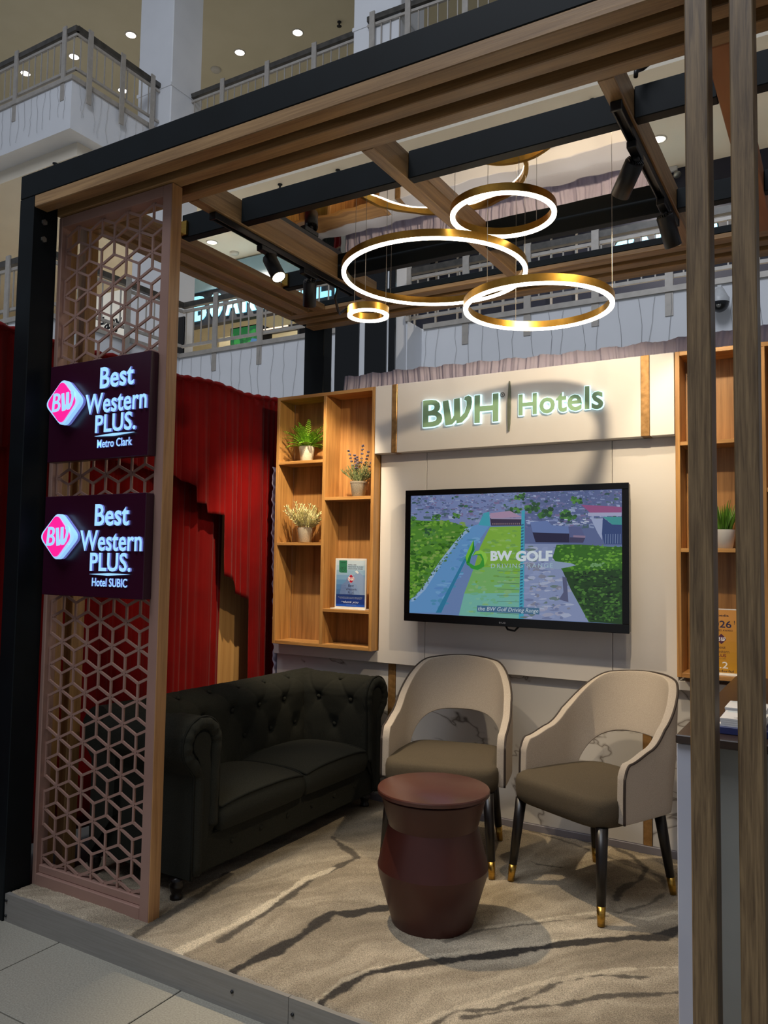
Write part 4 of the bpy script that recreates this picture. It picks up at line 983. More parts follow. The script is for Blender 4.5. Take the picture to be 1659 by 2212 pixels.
# roll profile: d outward from the inner face, z up
def roll_profile(n=16):
    p = [(0.0, 0.30), (-0.004, 0.40), (-0.006, 0.50), (-0.004, 0.58)]
    for k in range(n+1):
        a = math.radians(190-245*k/n); p.append((0.105+0.118*math.cos(a), 0.655+0.118*math.sin(a)))
    p += [(0.150, 0.53), (0.150, 0.40), (0.150, 0.10)]
    return p
PR = roll_profile()
def refine(p, m):
    o = []
    for a, b in zip(p[:-1], p[1:]):
        for k in range(m): o.append((a[0]+(b[0]-a[0])*k/m, a[1]+(b[1]-a[1])*k/m))
    return o+[p[-1]]
PF = refine(PR, 3)
sl = [0.0]
for a, b in zip(PF[:-1], PF[1:]): sl.append(sl[-1]+math.hypot(b[0]-a[0], b[1]-a[1]))
def tuft_sheet(length, place, buttons, nl):
    rows = []
    for i in range(nl):
        u = length*i/(nl-1); row = []
        for j, (d, z) in enumerate(PF):
            a = PF[max(j-1, 0)]; b = PF[min(j+1, len(PF)-1)]; tx, tz = b[0]-a[0], b[1]-a[1]; l = math.hypot(tx, tz) or 1; nx, nz = -tz/l, tx/l
            dp = 0.0
            for bu, bs in buttons:
                q = ((u-bu)/0.05)**2+((sl[j]-bs)/0.045)**2
                if q < 12: dp += 0.020*math.exp(-q*1.1)+0.010*math.exp(-q*12)
            # soft diagonal folds between the buttons
            if buttons and sl[j] < 0.75:
                for sgn in (1, -1):
                    f_ = ((u/0.225)+sgn*(sl[j]-0.19)/0.30); w = abs((f_+0.5) % 1-0.5)*0.225
                    dp += 0.0045*math.exp(-(w/0.010)**2)*min(1, max(0, (0.62-sl[j])/0.1))
            d2, z2 = d-nx*dp*(-1), z+nz*dp*(1)
            row.append(place(u, d+nx*(-dp)*(-1)*0 + (-nx*dp), z - nz*dp))
        rows.append(row)
    return rows
SB = (0.19, 0.34, 0.50)        # button rows, arc length up the inner face
def buttons_for(length):
    o = []; n = max(1, int(round(length/0.225)))
    for r_, s in enumerate(SB):
        for k in range(n+1):
            u = (k+(0.5 if r_ % 2 else 0.0))*0.225
            if 0.06 < u < length-0.04: o.append((u, s))
    return o
def btn(parent, pos, nrm):
    mb = MB(); q = Vector(nrm).to_track_quat('Z', 'Y').to_matrix(); mb.lathe([(0.0125, -0.002), (0.012, 0.003), (0.007, 0.006), (0, 0.007)], pos, 10, M=q, cap=False); part('button', mb, sofa_fab, parent, True)
def prof_at(s):
    for j in range(len(sl)-1):
        if sl[j+1] >= s:
            f_ = (s-sl[j])/(sl[j+1]-sl[j]); a, b = PF[j], PF[j+1]; l = math.hypot(b[0]-a[0], b[1]-a[1]); return (a[0]+(b[0]-a[0])*f_, a[1]+(b[1]-a[1])*f_, -(b[1]-a[1])/l, (b[0]-a[0])/l)
# back (runs along y, inner face looks +x)
LB = YB-YA-0.10; IX = -2.835
bk = buttons_for(LB); place_b = lambda u, d, z: (IX-d, YA+0.05+u, z)
mb = MB(); mb.smooth = True; rows = tuft_sheet(LB, place_b, bk, 190); mb.grid(rows); mb.smooth = False
mb.add(rows[0], [tuple(range(len(PF)))]); mb.add(rows[-1], [tuple(range(len(PF)))])
back = part('backrest', mb, sofa_fab, so)
for u, s in bk:
    d, z, nx, nz = prof_at(s); btn(back, place_b(u, d-nx*(-0.020) if False else d+0.018*(-nx), z-0.018*nz), (-nx, 0, nz) if False else (-nx*1.0, 0, nz))
# arms (run along x, inner face looks to the seat)
def arm(y_in, sgn, front_x):
    LA = front_x-(IX-0.06); place = lambda u, d, z: (front_x-u, y_in+sgn*d, z)
    bt = [(u, s) for u, s in buttons_for(LA-0.02)]
    mb = MB(); mb.smooth = True; rows = tuft_sheet(LA, place, bt, 70); mb.grid(rows); mb.smooth = False
    mb.add([place(0, d, z) for d, z in PF], [tuple(range(len(PF)))]); mb.add(rows[-1], [tuple(range(len(PF)))])
    a = part('armrest', mb, sofa_fab, so)
    for u, s in bt:
        d, z, nx, nz = prof_at(s); btn(a, place(u, d-0.018*nx, z-0.018*nz), (0, sgn*nx*(1), nz))
    # scroll front: gathered band, inner panel and piping
    out = [(d, z) for d, z in PF]; cx_, cz_ = 0.105, 0.655
    mb = MB(); mb.tube([(front_x+0.006, y_in+sgn*d, z) for d, z in out], 0.0055, 6); part('piping', mb, sofa_pipe, a, True)
    mid = []
    for d, z in refine(PR, 6):
        if z < 0.535: k = (d-0.074)*0.60+0.074; mid.append((k, z))
        else: mid.append((cx_+(d-cx_)*0.77, cz_+(z-cz_)*0.77))
    rr = [0.030*(1+0.05*math.cos(i*2*math.pi/11)) for i in range(len(mid))]
    mb = MB(); mb.tube([(front_x-0.004, y_in+sgn*d, max(z, 0.115)) for d, z in mid if True], rr, 8); part('gathered_band', mb, sofa_fab, a, True)
    inn = []
    for d, z in out:
        if z < 0.535: inn.append(((d-0.074)*0.36+0.074, max(z, 0.12)))
        else: inn.append((cx_+(d-cx_)*0.46, cz_+(z-cz_)*0.46))
    mb = MB(); mb.prism(inn, lambda u, v, d: (front_x+d, y_in+sgn*u, v), 0.0, 0.010); part('scroll_panel', mb, sofa_fab, a, bevel=0.004)
    return a
arm(YA+0.235, -1, SX1+0.005); arm(YB-0.230, 1, SX1+0.005)
mb = MB(); mb.cbox(SX0+0.05, SX1-0.01, YA+0.10, YB-0.10, 0.095, 0.262, 0.012); base = part('base', mb, sofa_fab, so)
mb = MB(); mb.tube([(SX1-0.006, YA+0.24, 0.262), (SX1-0.006, YB-0.235, 0.262)], 0.005, 6); part('piping', mb, sofa_pipe, base, True)
for k in range(6): btn(base, (SX1-0.008, YA+0.36+k*0.205, 0.185), (1, 0, 0))
def cushion(x0, x1, y0, y1, z0, z1):
    n = 22; mb = MB(); mb.smooth = True
    def P(i, j, top):
        u, v = i/(n-1)*2-1, j/(n-1)*2-1
        e = lambda w: math.copysign(1-(1-abs(w))**1.0, w)
        q_ = 1-0.035*(u*u*v*v)**2; x = (x0+x1)/2+(x1-x0)/2*u*q_; y = (y0+y1)/2+(y1-y0)/2*v*q_
        k = (1-abs(u)**5)*(1-abs(v)**5); cr = 0.040*(1-u*u)*(1-v*v)-0.022*(u*u*v*v)**1.5
        # rounded plan corners
        return (x, y, (z1-0.010+cr+0.010*k) if top else z0)
    top = [[P(i, j, True) for j in range(n)] for i in range(n)]; bot = [[P(i, j, False) for j in range(n)] for i in range(n)]
    mb.grid(top); mb.grid(bot)
    ring_ = [(i, 0) for i in range(n)]+[(n-1, j) for j in range(1, n)]+[(i, n-1) for i in range(n-2, -1, -1)]+[(0, j) for j in range(n-2, 0, -1)]
    rows = []
    for k in range(5):
        f_ = k/4; bul = 0.012*math.sin(math.pi*f_); row = []
        for i, j in ring_:
            a = top[i][j]; b = bot[i][j]; u, v = i/(n-1)*2-1, j/(n-1)*2-1
            row.append((a[0]+bul*(u if abs(u) > .98 else 0), a[1]+bul*(v if abs(v) > .98 else 0), b[2]+(a[2]-b[2])*f_))
        rows.append(row)
    mb.grid(rows, True)
    c = part('seat_cushion', mb, sofa_fab, so)
    mb = MB(); mb.tube([tuple(Vector(top[i][j])+Vector((0, 0, 0.001))) for i, j in ring_], 0.006, 6, True); part('piping', mb, sofa_pipe, c, True)
    return c
cushion(-2.832, -2.375, YA+0.245, 3.295, 0.262, 0.395); cushion(-2.832, -2.375, 3.305, YB-0.242, 0.262, 0.395)
for x, y in ((-2.475, YA+0.09), (-2.475, YB-0.10), (-2.99, YA+0.09), (-2.99, YB-0.10)):
    mb = MB(); mb.lathe([(0.021, 0.004), (0.026, 0.010), (0.026, 0.022), (0.019, 0.030), (0.028, 0.052), (0.032, 0.068), (0.024, 0.080), (0.034, 0.096)], (x, y, 0), 18); part('leg', mb, black_wood, so, True)

# ================================================================== CHAIRS
def build_chair(label):
    ch = thing('armchair', label, 'chair', (0, 0, 0))
    # seat cushion
    n = 28; rows_t = []; mb = MB(); mb.smooth = True
    def se(a, p): c, s = math.cos(a), math.sin(a); return (math.copysign(abs(c)**p, c), math.copysign(abs(s)**p, s))
    prof = [(0.60, 0.372), (0.93, 0.375), (0.985, 0.390), (1.0, 0.425), (1.0, 0.462), (0.985, 0.482), (0.94, 0.493), (0.82, 0.499), (0.5, 0.506), (0.0, 0.508)]
    rows = []
    for f_, z in prof:
        row = []
        for k in range(56):
            c, s = se(2*math.pi*k/56, 0.34)
            w = 0.278 if s < 0 else 0.278-0.03*s
            row.append((w*c*f_, -0.005+(0.275*s)*f_, z))
        rows.append(row)
    mb.grid(rows, True); mb.add(rows[0], [tuple(range(56))])
    part('seat', mb, seat_fab, ch)
    mb = MB(); pts = []
    # shell
    def plan(t_):
        s = abs(t_); sg = math.copysign(1, t_)
        if s < 0.5:
            ph = s/0.5*math.pi/2; return (sg*0.282*math.sin(ph)**0.85, 0.075+0.205*math.cos(ph)**0.9)
        k = (s-0.5)/0.5; return (sg*(0.282+0.012*k-0.008*k*k), 0.075-0.245*k)
    def sm(a, b, x): x = min(max((x-a)/(b-a), 0), 1); return x*x*(3-2*x)
    def top(s):
        z = 0.935-0.012*(s/0.2)**2 if s < 0.2 else 0.935-0.012
        z -= 0.245*sm(0.20, 0.66, s)+0.045*sm(0.6, 0.95, s)
        if s > 0.93: z -= 0.055*((s-0.93)/0.07)**2.2
        return z
    def bot(s):
        if s < 0.40: return 0.395+(0.655-0.395)*(max(0, 1-(s/0.40)**2.6))**0.62
        return 0.395-0.0*s
    nt, nv = 97, 15; rows = []
    for i in range(nt):
        t_ = -1+2*i/(nt-1); s = abs(t_); x, y = plan(t_); zt, zb = top(s), bot(s); row = []
        back = max(0, 1-s/0.62)**0.8
        for j in range(nv):
            z = zb+(zt-zb)*j/(nv-1); h = max(0, z-0.50)
            lean = 0.22*h*back+0.03*h; flare = -0.16*h*sm(0.35, 0.0, abs(s-0.34)) if h > 0 else 0
            nar = 1-0.30*max(0, (z-0.64))*1.6*back
            row.append((x*nar*(1+0.05*max(0, 0.7-z)*0), y+lean, z))
        rows.append(row)
    mb = MB(); mb.smooth = True; mb.grid(rows)
    sh = part('back_shell', mb, chair_fab, ch)
    # fix=True gave a consistent side; give it thickness inward
    m = sh.modifiers.new('th', 'SOLIDIFY'); m.thickness = 0.042; m.offset = 0.0
    m = sh.modifiers.new('bv', 'BEVEL'); m.width = 0.019; m.segments = 4; m.limit_method = 'ANGLE'; m.angle_limit = math.radians(60)
    # piping along the outer edge
    def outw(i, j):
        a = Vector(rows[max(i-1, 0)][j]); b = Vector(rows[min(i+1, nt-1)][j]); d = (b-a).normalized(); nrm = Vector((-d.y, d.x, 0)).normalized()
        if nrm.dot(Vector((rows[i][j][0], rows[i][j][1]+0.1, 0))) < 0: nrm = -nrm
        return Vector(rows[i][j])+nrm*0.018
    pts = [outw(0, j) for j in range(0, nv)]+[outw(i, nv-1)+Vector((0, 0, -0.001)) for i in range(nt)]+[outw(nt-1, j) for j in range(nv-1, -1, -1)]
    mb = MB(); mb.tube(pts, 0.0055, 6); part('piping', mb, pipe_brown, ch, True)
    for x, y, bx, by in ((0.235, -0.225, 0.262, -0.262), (-0.235, -0.225, -0.262, -0.262), (0.185, 0.20, 0.220, 0.252), (-0.185, 0.20, -0.220, 0.252)):
        a = Vector((x, y, 0.378)); b = Vector((bx, by, 0.010)); m_ = a+(b-a)*0.80
        mb = MB(); mb.tube([a, a+(b-a)*0.4, m_], [0.0255, 0.0225, 0.0180], 16); lg_ = part('leg', mb, black_wood, ch, True)
        mb = MB(); mb.tube([m_, b], [0.0182, 0.0150], 16); part('brass_tip', mb, brass, lg_, True)
    return ch
c2 = build_chair('beige armchair beside the sofa under the television, seat partly behind the stool')
c1 = copy_tree(c2); c1['label'] = 'beige armchair at right, turned sideways in front of the counter'
for o_, g in ((c1, 1), (c2, 1)): o_['group'] = 'beige armchairs under the television'
c1.location = (-0.99, 3.585, 0.002); c1.rotation_euler = (0, 0, math.radians(-26.1))
c2.location = (-1.736, 3.632, 0.002); c2.rotation_euler = (0, 0, math.radians(13.3))

# ================================================================== STOOL
st = thing('drum_stool', 'dark mahogany hourglass drum stool in front of the armchairs', 'stool', (-1.466, 2.925, 0.003))
mb = MB(); mb.lathe([(0.158, 0.004), (0.163, 0.012), (0.219, 0.200), (0.2235, 0.232), (0.181, 0.392), (0.214, 0.505), (0.212, 0.508)], (-1.466, 2.925, 0), 64); part('body', mb, stool_mat, st, True)
st.children[-1].modifiers.new('e', 'EDGE_SPLIT').split_angle = math.radians(14)
mb = MB(); mb.lathe([(0.208, 0.506), (0.208, 0.515)], (-1.466, 2.925, 0), 64); part('groove', mb, stool_dark, st, True)
mb = MB(); mb.lathe([(0.222, 0.514), (0.2275, 0.517), (0.2285, 0.530), (0.226, 0.5345), (0.222, 0.5355), (0.0, 0.5355)], (-1.466, 2.925, 0), 64, cap=True); part('top', mb, noise_mat('mahogany_top', (72, 40, 31), (84, 48, 38), 4, 0.25), st, True)
st.children[-1].modifiers.new('e', 'EDGE_SPLIT').split_angle = math.radians(30)

# ================================================================== PLANTS
def pot(t_, x, y, z, r0, r1, h, mat, rim=False):
    pr = [(r0*0.9, z), (r0, z+0.004), (r1, z+h-0.012), (r1*1.04 if rim else r1, z+h-0.011), (r1*1.04 if rim else r1, z+h), (r1*0.88, z+h), (r1*0.86, z+h-0.015)]
    mb = MB(); mb.lathe(pr, (x, y, 0), 32, cap=False); part('pot', mb, mat, t_, True)
    t_.children[-1].modifiers.new('e', 'EDGE_SPLIT').split_angle = math.radians(40)
    mb = MB(); mb.lathe([(r1*0.87, z+h-0.014), (0, z+h-0.010)], (x, y, 0), 20, cap=False); part('soil', mb, soil, t_)
def leaf(mb, p, d, n, l, w):
    """small folded leaf from p along d"""
    p, d, n = Vector(p), Vector(d).normalized(), Vector(n)
    s = d.cross(n)
    if s.length < 1e-4: s = d.orthogonal()
    s.normalize(); n = s.cross(d)
    mb.add([p, p+d*l*.45+s*w-n*w*.3, p+d*l, p+d*l*.45-s*w-n*w*.3, p+d*l*.45], [(0, 1, 4), (1, 2, 4), (2, 3, 4), (3, 0, 4)])
def arc(p, az, el0, el1, ln, n=9):
    pts = [Vector(p)]
    for k in range(n-1):
        e = el0+(el1-el0)*k/(n-2); pts.append(pts[-1]+Vector((math.cos(az)*math.cos(e), math.sin(az)*math.cos(e), math.sin(e)))*ln/(n-1))
    return pts
Rp = random.Random(11)
# fern
fx, fy, fz = -3.03, 4.145, 2.088
fern = thing('potted_fern', 'green fern in a pale pot on the upper left shelf compartment', 'plant', (fx, fy, fz))
pot(fern, fx, fy, fz, 0.040, 0.052, 0.10, pot_white)
for k in range(58):
    az = k*2.4+Rp.uniform(-.3, .3); up = Rp.uniform(0.8, 1.55) if k % 4 else Rp.uniform(.3, .7); ln = Rp.uniform(0.14, 0.20) if up > .8 else Rp.uniform(.10, .13)
    pts = arc((fx+0.015*math.cos(az), fy+0.015*math.sin(az), fz+0.09), az, up, up-0.9, ln, 14)
    if any(p.y > 4.225 for p in pts): pts = [Vector((p.x, min(p.y, 4.222), p.z)) for p in pts]
    mb = MB(); mb.tube(pts, 0.0012, 4)
    for i in range(2, 14):
        tg = (pts[i]-pts[i-1]).normalized(); sd = tg.cross(Vector((0, 0, 1))); 
        if sd.length < .05: sd = Vector((1, 0, 0))
        sd.normalize(); l = 0.025*math.sin(math.pi*(i/14*0.86+0.14))+0.005; n = sd.cross(tg)
        for sg in (1, -1): leaf(mb, pts[i], sd*sg+tg*0.7, n, l, 0.0040)
    part('frond', mb, fern_g, fern)
# lavender
lx, ly, lz = -2.625, 4.145, 1.845
lav = thing('potted_lavender', 'lavender with purple spikes in a grey pot on the right shelf column', 'plant', (lx, ly, lz))
pot(lav, lx, ly, lz, 0.040, 0.052, 0.098, pot_grey, True)
for k in range(34):
    az = k*2.4+Rp.uniform(-.3, .3); fl = k < 6; el = Rp.uniform(1.1, 1.5) if fl else Rp.uniform(.7, 1.4); ln = Rp.uniform(0.17, 0.24) if fl else Rp.uniform(0.07, 0.13)
    pts = arc((lx+0.022*math.cos(az), ly+0.022*math.sin(az), lz+0.088), az, el, el-.15, ln, 10); pts = [Vector((p.x, min(p.y, 4.222), p.z)) for p in pts]
    mb = MB(); mb.tube(pts, 0.0013, 4)
    for i in range(2, 10):
        if fl and i > 5: continue
        for q in range(3): a2 = Rp.uniform(0, 6.28); leaf(mb, pts[i], (math.cos(a2)*.7, min(math.sin(a2)*.7, .2), .9), (math.cos(a2+1.6), math.sin(a2+1.6), 0), 0.026, 0.0022)
    s_ = part('stem', mb, sage_g, lav)
    if fl:
        mb = MB()
        for i in range(5, 10):
            for q in range(5): a2 = q*1.256+i; mb.sphere((pts[i].x+0.0055*math.cos(a2), pts[i].y+0.0055*math.sin(a2), pts[i].z+Rp.uniform(-.004, .004)), 0.0048, 5, 3)
        part('flower_spike', mb, lav_p, s_)
# pale leafy plant
px_, py_, pz_ = -3.03, 4.145, 1.561
pal = thing('potted_pale_plant', 'pale yellow-green leafy plant in a speckled pot, middle left shelf', 'plant', (px_, py_, pz_))
pot(pal, px_, py_, pz_, 0.041, 0.051, 0.098, pot_beige)
for k in range(36):
    az = k*2.4+Rp.uniform(-.3, .3); el = Rp.uniform(.5, 1.4); ln = Rp.uniform(0.11, 0.17)
    pts = arc((px_+0.02*math.cos(az), py_+0.02*math.sin(az), pz_+0.088), az, el, el+.25, ln, 10); pts = [Vector((p.x, min(p.y, 4.222), p.z)) for p in pts]
    mb = MB(); mb.tube(pts, 0.0016, 4)
    for i in range(2, 10):
        tg = (pts[i]-pts[i-1]).normalized()
        for q in range(4): a2 = q*1.57+i*.8; o = tg.orthogonal().normalized(); o = Matrix.Rotation(a2, 3, tg) @ o; leaf(mb, pts[i], tg*0.9+o*0.7, o, 0.028, 0.0042)
    part('sprig', mb, pale_g, pal)
# grass
gx, gy, gz = -0.515, 4.135, 1.535
gr = thing('potted_grass', 'bright green spiky grass in a white pot between the oak posts', 'plant', (gx, gy, gz))
pot(gr, gx, gy, gz, 0.044, 0.055, 0.092, pot_porc)
for k in range(46):
    az = k*2.4; r_ = 0.036*math.sqrt(Rp.random()); el = 1.5-r_*9+Rp.uniform(-.08, .08); ln = Rp.uniform(0.11, 0.165)
    pts = arc((gx+r_*math.cos(az), gy+r_*math.sin(az), gz+0.082), az, el, el-.15, ln, 6); pts = [Vector((p.x, min(p.y, 4.225), p.z)) for p in pts]
    mb = MB(); mb.tube(pts, [0.0042, 0.0044, 0.004, 0.003, 0.002, 0.0005], 4); part('blade', mb, grass_g, gr)

# ================================================================== POSTERS IN ACRYLIC STANDS
def stand(label, x0, x1, y, z0, z1):
    t_ = thing('acrylic_poster_stand', label, 'poster', ((x0+x1)/2, y, z0))
    mb = MB(); mb.cbox(x0, x1, y, y+0.006, z0+0.006, z1, 0.001); part('sheet', mb, paper, t_)
    mb = MB(); mb.cbox(x0-0.012, x1+0.012, y-0.032, y+0.036, z0, z0+0.006, 0.001); part('foot', mb, paper, t_)
    return t_
ps = stand('blue hotel award poster in an acrylic stand on the lower right shelf', -2.768, -2.538, 4.115, 1.148, 1.462)
pc = Pic(); W_, H_ = 560, 800      # drawn in sheet units, y down
def R_(x0, x1, y0, y1, c): pc.poly([(x0, y1), (x1, y1), (x1, y0), (x0, y0)], c)
cols = [(196, 214, 228), (176, 202, 222), (150, 184, 212), (124, 166, 206), (100, 148, 196), (84, 130, 184), (74, 116, 172)]
for k, c in enumerate(cols): R_(0, 560, k*84, 600, c)
pc.poly([(300, 300), (430, 180), (560, 300), (560, 600), (300, 600)], (142, 166, 204)); pc.poly([(70, 600), (110, 420), (190, 370), (210, 300), (260, 360), (330, 600)], (112, 138, 186)); pc.poly([(260, 360), (400, 420), (470, 600), (330, 600)], (134, 160, 202)); pc.poly([(360, 190), (400, 170), (440, 210), (420, 230)], (226, 232, 234))
for k in range(8): R_(86, 190, 430+k*20, 438+k*20, (96, 122, 176))
R_(0, 560, 590, 800, (36, 62, 126)); R_(0, 560, 660, 800, (30, 58, 136)); R_(0, 560, 760, 800, (34, 84, 184))
R_(54, 208, 0, 190, (52, 122, 92)); pc.poly([(54, 190), (208, 190), (208, 214), (90, 214), (62, 206)], (52, 122, 92))
def TX(s, x0, x1, y0, y1, c, **k): pc.text(s, x0, x1, -y1, -y0, c, map=lambda a, b: (a, -b), **k)
TX('Tripadvisor', 80, 184, 30, 48, (24, 50, 44), bold=0.03); TX("Travelers' Choice", 82, 182, 56, 66, (24, 60, 50))
for i in range(-6, 7):
    a = 1.57+i*0.36
    if abs(i) > 1: pc.poly([(131+44*math.cos(a)+9*math.cos(a+q), 140+44*math.sin(a)+(6*math.sin(a+q))) for q in (0, 1.57, 3.14, 4.7)], (24, 54, 46))
pc.poly([(131+22*math.cos(i*.5236), 136+22*math.sin(i*.5236)) for i in range(12)], (24, 54, 46)); pc.poly([(131+13*math.cos(i*.5236), 136+13*math.sin(i*.5236)) for i in range(12)], (70, 140, 108))
TX('2025', 116, 148, 188, 200, (24, 54, 46), bold=.03)
TX("WE'RE A 2025", 228, 388, 66, 86, (40, 48, 84), bold=.02); TX("TRIPADVISOR TRAVELERS'", 228, 522, 100, 122, (40, 48, 84), bold=.02); TX('CHOICE AWARD WINNER!', 228, 516, 134, 156, (40, 48, 84), bold=.02)
pc.poly([(x, y) for x, y in rrhomb(290, 318, 150, 172, .2)], (236, 196, 206)); pc.poly([(x, y) for x, y in rrhomb(290, 318, 136, 156, .2)], (178, 24, 58)); pc.poly([(286, 240), (356, 318), (300, 394), (330, 318)], (140, 16, 48))
TX('B', 238, 280, 286, 350, (240, 236, 238), bold=.03); pc.poly([(284+(x-292)/235*62, 286+(y-205)/241*64) for x, y in Wp], (240, 236, 238))
TX('Best', 240, 346, 412, 462, (40, 40, 74)); TX('Western', 192, 396, 474, 522, (40, 40, 74)); TX('PLUS', 236, 352, 536, 584, (40, 40, 74))
TX('METRO CLARK', 250, 340, 590, 602, (60, 64, 110)); TX('Dear valued guests, we could not have done it without your reviews', 44, 510, 634, 648, (214, 222, 236)); TX('Thank you for choosing us and for your continued support', 72, 500, 654, 666, (214, 222, 236))
TX('thank you', 150, 440, 700, 750, (230, 234, 246), shear=.35, bold=-0.005); pc.poly([(100, 722), (120, 706), (160, 716), (200, 738), (160, 722), (122, 712)], (230, 234, 246)); TX('for your trust and loyalty', 210, 400, 764, 776, (190, 204, 236))
pc.build('print', print_flat, ps, lambda u, v, d: (-2.759+u/560*0.212, 4.1145-d, 1.450-v/800*0.285))
p2 = stand('orange award poster in an acrylic stand seen between the oak posts', -0.612, -0.452, 4.118, 0.929, 1.245)
pc = Pic(); R_(0, 160, 0, 300, (214, 150, 66))
for k in range(6): R_(0, 160, 50*k, 300, (214-4*k, 150-2*k, 74-10*k))
TX('Expedia', 46, 122, 22, 36, (40, 24, 40), bold=.02); TX('2026', 20, 134, 52, 86, (44, 40, 74), bold=.015); TX('TOP RATED AWARD', 22, 140, 94, 103, (90, 54, 30), bold=.02); TX('!', 146, 150, 50, 68, (44, 30, 50), bold=.03)
pc.poly(rrhomb(86, 140, 50, 52, .2), (84, 36, 60)); TX('B', 68, 82, 130, 150, (240, 236, 238), bold=.03); pc.poly([(84+(x-292)/235*21, 130+(y-205)/241*20) for x, y in Wp], (240, 236, 238))
TX('Best', 66, 106, 172, 187, (70, 34, 40)); TX('Western', 50, 122, 192, 207, (70, 34, 40)); TX('PLUS', 58, 108, 212, 226, (110, 24, 40), bold=.02); TX('METRO CLARK', 62, 106, 231, 236, (70, 34, 40)); TX('9.2', 46, 116, 248, 280, (236, 230, 226), bold=.01); TX('Wonderful', 22, 142, 286, 297, (50, 30, 34), bold=.015)
pc.build('print', print_flat, p2, lambda u, v, d: (-0.608+u/160*0.152, 4.1175-d, 1.240-v/300*0.30))

# ================================================================== COUNTER AT RIGHT
ct = thing('reception_counter', 'white and grey reception counter with dark top at right edge', 'counter', (0.2, 3.2, 0.004))
mb = MB(); mb.cbox(-0.445, -0.375, 2.49, 3.93, 0.004, 0.925, 0.003); part('end_panel', mb, counter_white, ct)
mb = MB(); mb.cbox(-0.375, 0.85, 2.545, 2.57, 0.004, 0.925, 0.002); part('front_panel', mb, counter_grey, ct)
mb = MB(); mb.cbox(-0.445, 0.85, 2.475, 3.94, 0.926, 0.952, 0.003); part('top', mb, counter_top, ct)
mb = MB(); mb.cbox(-0.375, 0.85, 3.90, 3.93, 0.004, 0.925, 0.002); part('rear_panel', mb, counter_grey, ct)
def leaflets(label, x0, x1, y, z, k):
    t_ = thing('leaflet_stack', label, 'leaflets', ((x0+x1)/2, y, z))
    mb = MB(); mb.cbox(x0-0.01, x1+0.01, y, y+0.17, z, z+0.022, 0.002); part('tray', mb, blue_tray, t_)
    for i in range(4):
        dx = RND.uniform(-.004, .004); mb = MB(); mb.box(x0+dx, x1+dx, y+0.01, y+0.155, z+0.022+i*0.006, z+0.0275+i*0.006); part('leaflet', mb, paper, t_)
    p_ = Pic(); p_.poly([(0.45, .55), (.6, .6), (.75, .62), (.9, .58), (.95, .5), (.5, .45)], (120, 160, 90)); p_.poly([(0.05, .82), (.95, .86), (.95, .97), (.05, .97)], (206, 222, 224)); p_.rect(.3, .7, .12, .16, (60, 60, 70)); p_.poly(rrhomb(.5, .06, .3, .09), (170, 30, 50)); p_.rect(.35, .65, .2, .23, (90, 90, 100))
    p_.build('print', print_flat, t_, lambda u, v, d: (x0+u*(x1-x0), y+0.012+v*0.14, z+0.0458+d))
leaflets('white leaflets in a blue tray on the counter, front stack between the posts', -0.335, -0.215, 2.56, 0.952, 0)
leaflets('white leaflets in a blue tray on the counter, rear stack between the posts', -0.345, -0.225, 2.76, 0.952, 1)
leaflets('white leaflets in a blue tray on the counter at the right picture edge, front one', -0.185, -0.065, 2.56, 0.952, 2)
leaflets('white leaflets in a blue tray on the counter at the right picture edge, rear one', -0.19, -0.07, 2.76, 0.952, 3)
bs = thing('brochure_stand', 'clear and dark brochure stand on the counter at the far right edge', 'stand', (-0.17, 3.3, 0.952))
mb = MB(); mb.cbox(-0.235, -0.02, 3.30, 3.42, 0.952, 0.96, 0.001); part('foot', mb, acrylic, bs)
mb = MB(); mb.obox((-0.128, 3.37, 1.10), (0.105, 0, 0), (0, 0.004, 0.0012), (0, -0.04, 0.14)); part('card', mb, noise_mat('dark_blue_card', (20, 26, 44), (50, 62, 80), 9, 0.3), bs)

# ================================================================== RED CURTAIN BESIDE THE BOOTH
rr = random.Random(21); P5 = [rr.uniform(0, 6.28) for _ in range(10)]
def pleats(y, z, amp=1.0):
    k = 0.75+0.25*math.sin(y*2.1+P5[8]); zz = min(1, max(0.25, (2.66-z)/0.7))
    a = lambda q: abs(math.sin(q))
    w = 1.6*math.sin(y*1.9+P5[1])+0.8*math.sin(y*4.3+P5[5])
    return amp*zz*k*(0.062*(a(y*11+w+P5[0]+0.12*z)**0.75-0.6)+0.030*(a(y*25+1.4*w+P5[2]-0.2*z)**0.8-0.6)+0.012*(a(y*57+2*w+P5[4])-0.6)+0.006*math.sin(y*101+P5[3]))
hem = [(0.3, 1.9), (2.8, 1.98), (3.367, 1.929), (3.525, 1.883), (3.536, 1.787), (3.640, 1.782), (3.650, 1.731), (3.780, 1.724), (3.785, 1.652), (3.804, 1.342), (3.881, 1.315), (3.910, 1.233), (4.059, 1.177), (4.069, 0.02), (5.2, 0.02)]
def hemz(y):
    for (a, b), (c, d) in zip(hem[:-1], hem[1:]):
        if a <= y <= c: return b+(d-b)*(y-a)/(c-a)
    return 0.02
XC = -3.43
def front(u, v):
    y = 0.4+u*4.7; zt = 2.553+0.010*math.sin(y*9)+0.006*math.sin(y*41)-0.02*math.sin(y*0.9); zb = hemz(y); z = zt+(zb-zt)*v
    return (XC+0.02*v+pleats(y, z), y, z)
mb = MB(); mb.smooth = True; mb.grid(pleat(front, 1300, 40))
ct1 = thing('velvet_curtain', 'dark red velvet curtain hanging in layers left of the sofa', 'curtain', (XC, 2.8, 0.0))
c_ = part('draped_layer', mb, velvet, ct1); m = c_.modifiers.new('s', 'SOLIDIFY'); m.thickness = 0.0012
mb = MB(); pts = []
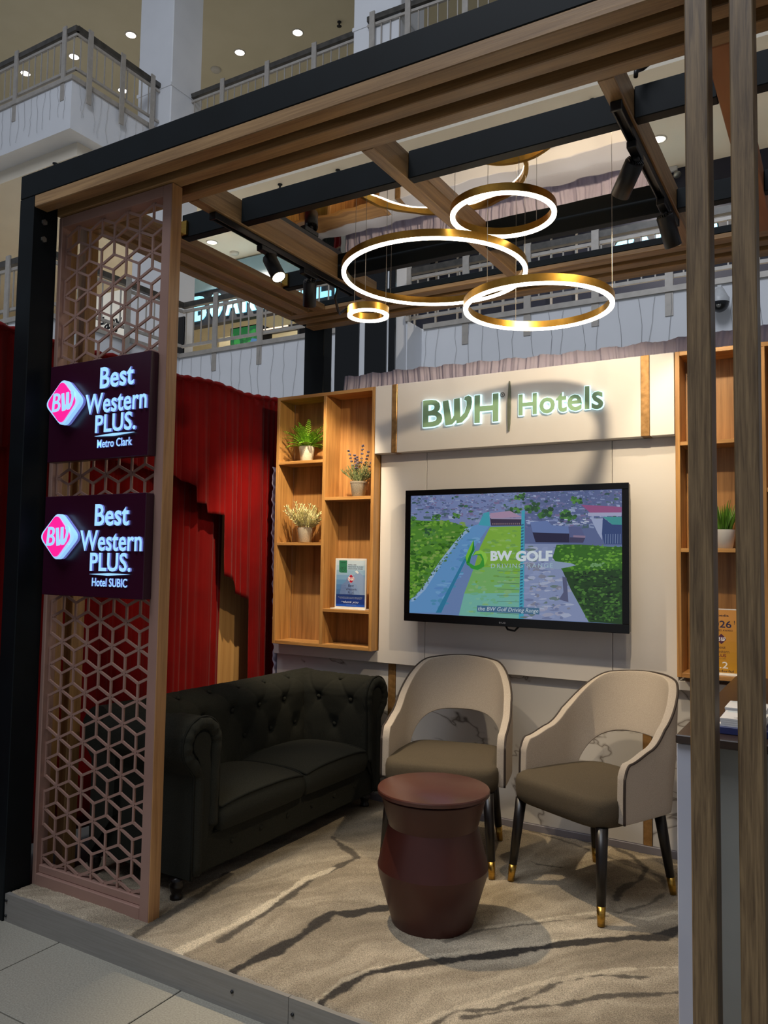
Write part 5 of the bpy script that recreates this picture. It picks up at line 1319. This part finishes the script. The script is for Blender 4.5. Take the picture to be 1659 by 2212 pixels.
for i in range(240):
    y = 0.4+4.7*i/239; pts.append((XC+0.6*pleats(y, 2.4)-0.01, y, 2.553+0.010*math.sin(y*9)-0.02*math.sin(y*.9)-0.012))
mb.tube(pts, [0.020+0.005*math.sin(i*1.3) for i in range(240)], 8); part('gathered_top', mb, velvet, ct1, True)
def backl(u, v):
    y = 0.4+u*3.50; z = 2.2-2.18*v; return (XC-0.085+0.6*pleats(y+0.37, z, 1.2), y, z)
mb = MB(); mb.smooth = True; mb.grid(pleat(backl, 700, 24)); c_ = part('under_layer', mb, velvet, ct1); m = c_.modifiers.new('s', 'SOLIDIFY'); m.thickness = 0.0012
mb = MB(); mb.tube([(XC-0.12, 0.4, 2.52), (XC-0.12, 5.1, 2.52)], 0.016, 10); 
for y in (0.5, 2.3, 5.0): mb.tube([(XC-0.24, y, HF), (XC-0.24, y, 2.52)], 0.02, 10); mb.tube([(XC-0.24, y, 2.52), (XC-0.12, y, 2.52)], 0.012, 8)
solo('curtain_pipe', mb, track_black, 'black pipe frame carrying the red velvet curtain', 'frame', True)
mb = MB(); mb.cbox(XC-0.185, XC-0.165, 3.5, 4.62, -0.011, 1.95, 0.002); solo('plywood_sheet', mb, ply, 'bare plywood sheet showing below the curtain hem behind the sofa', 'panel')

# small things
sb = thing('socket_box', 'small white power socket box on the carpet behind the lattice screen', 'socket', (-3.02, 2.86, 0.012))
mb = MB(); mb.cbox(-3.075, -2.965, 2.83, 2.89, 0.012, 0.09, 0.006); part('housing', mb, plastic_white, sb)
for dx in (-0.028, 0.028):
    mb = MB(); mb.lathe([(0.019, 0), (0.019, 0.002), (0.015, 0.002), (0.015, 0.0005), (0, 0.0005)], (-3.02+dx, 2.8295, 0.052), 16, M=Matrix.Rotation(math.radians(90), 3, 'X'), cap=False); part('outlet', mb, paper, sb, True)
mb = MB(); mb.tube([(-0.60, 2.70, 3.142), (-0.60, 2.705, 3.165), (-0.585, 2.72, 3.18), (-0.56, 2.72, 3.192), (-0.54, 2.70, 3.215)], [0.008, 0.009, 0.012, 0.011, 0.005], 8)
solo('cable_end', mb, track_black, 'black taped cable end sticking up beside the right oak beam', 'cable', True)
tw = thing('emergency_lamp', 'small twin emergency lamp on the gallery ceiling beside the oak post', 'lamp', (-2.87, 15.9, CZ))
mb = MB(); mb.cbox(-3.0, -2.74, 15.86, 15.94, CZ-0.10, CZ, 0.01); part('housing', mb, plastic_white, tw)
for dx in (-0.09, 0.09):
    q = Vector((dx*6, -0.5, -1)).normalized().to_track_quat('Z', 'Y').to_matrix()
    mb = MB(); mb.lathe([(0.03, 0), (0.075, 0.09), (0.075, 0.11), (0, 0.10)], (-2.87+dx, 15.9, CZ-0.12), 14, M=q, cap=False); part('lamp_head', mb, bolt_mat, tw, True)
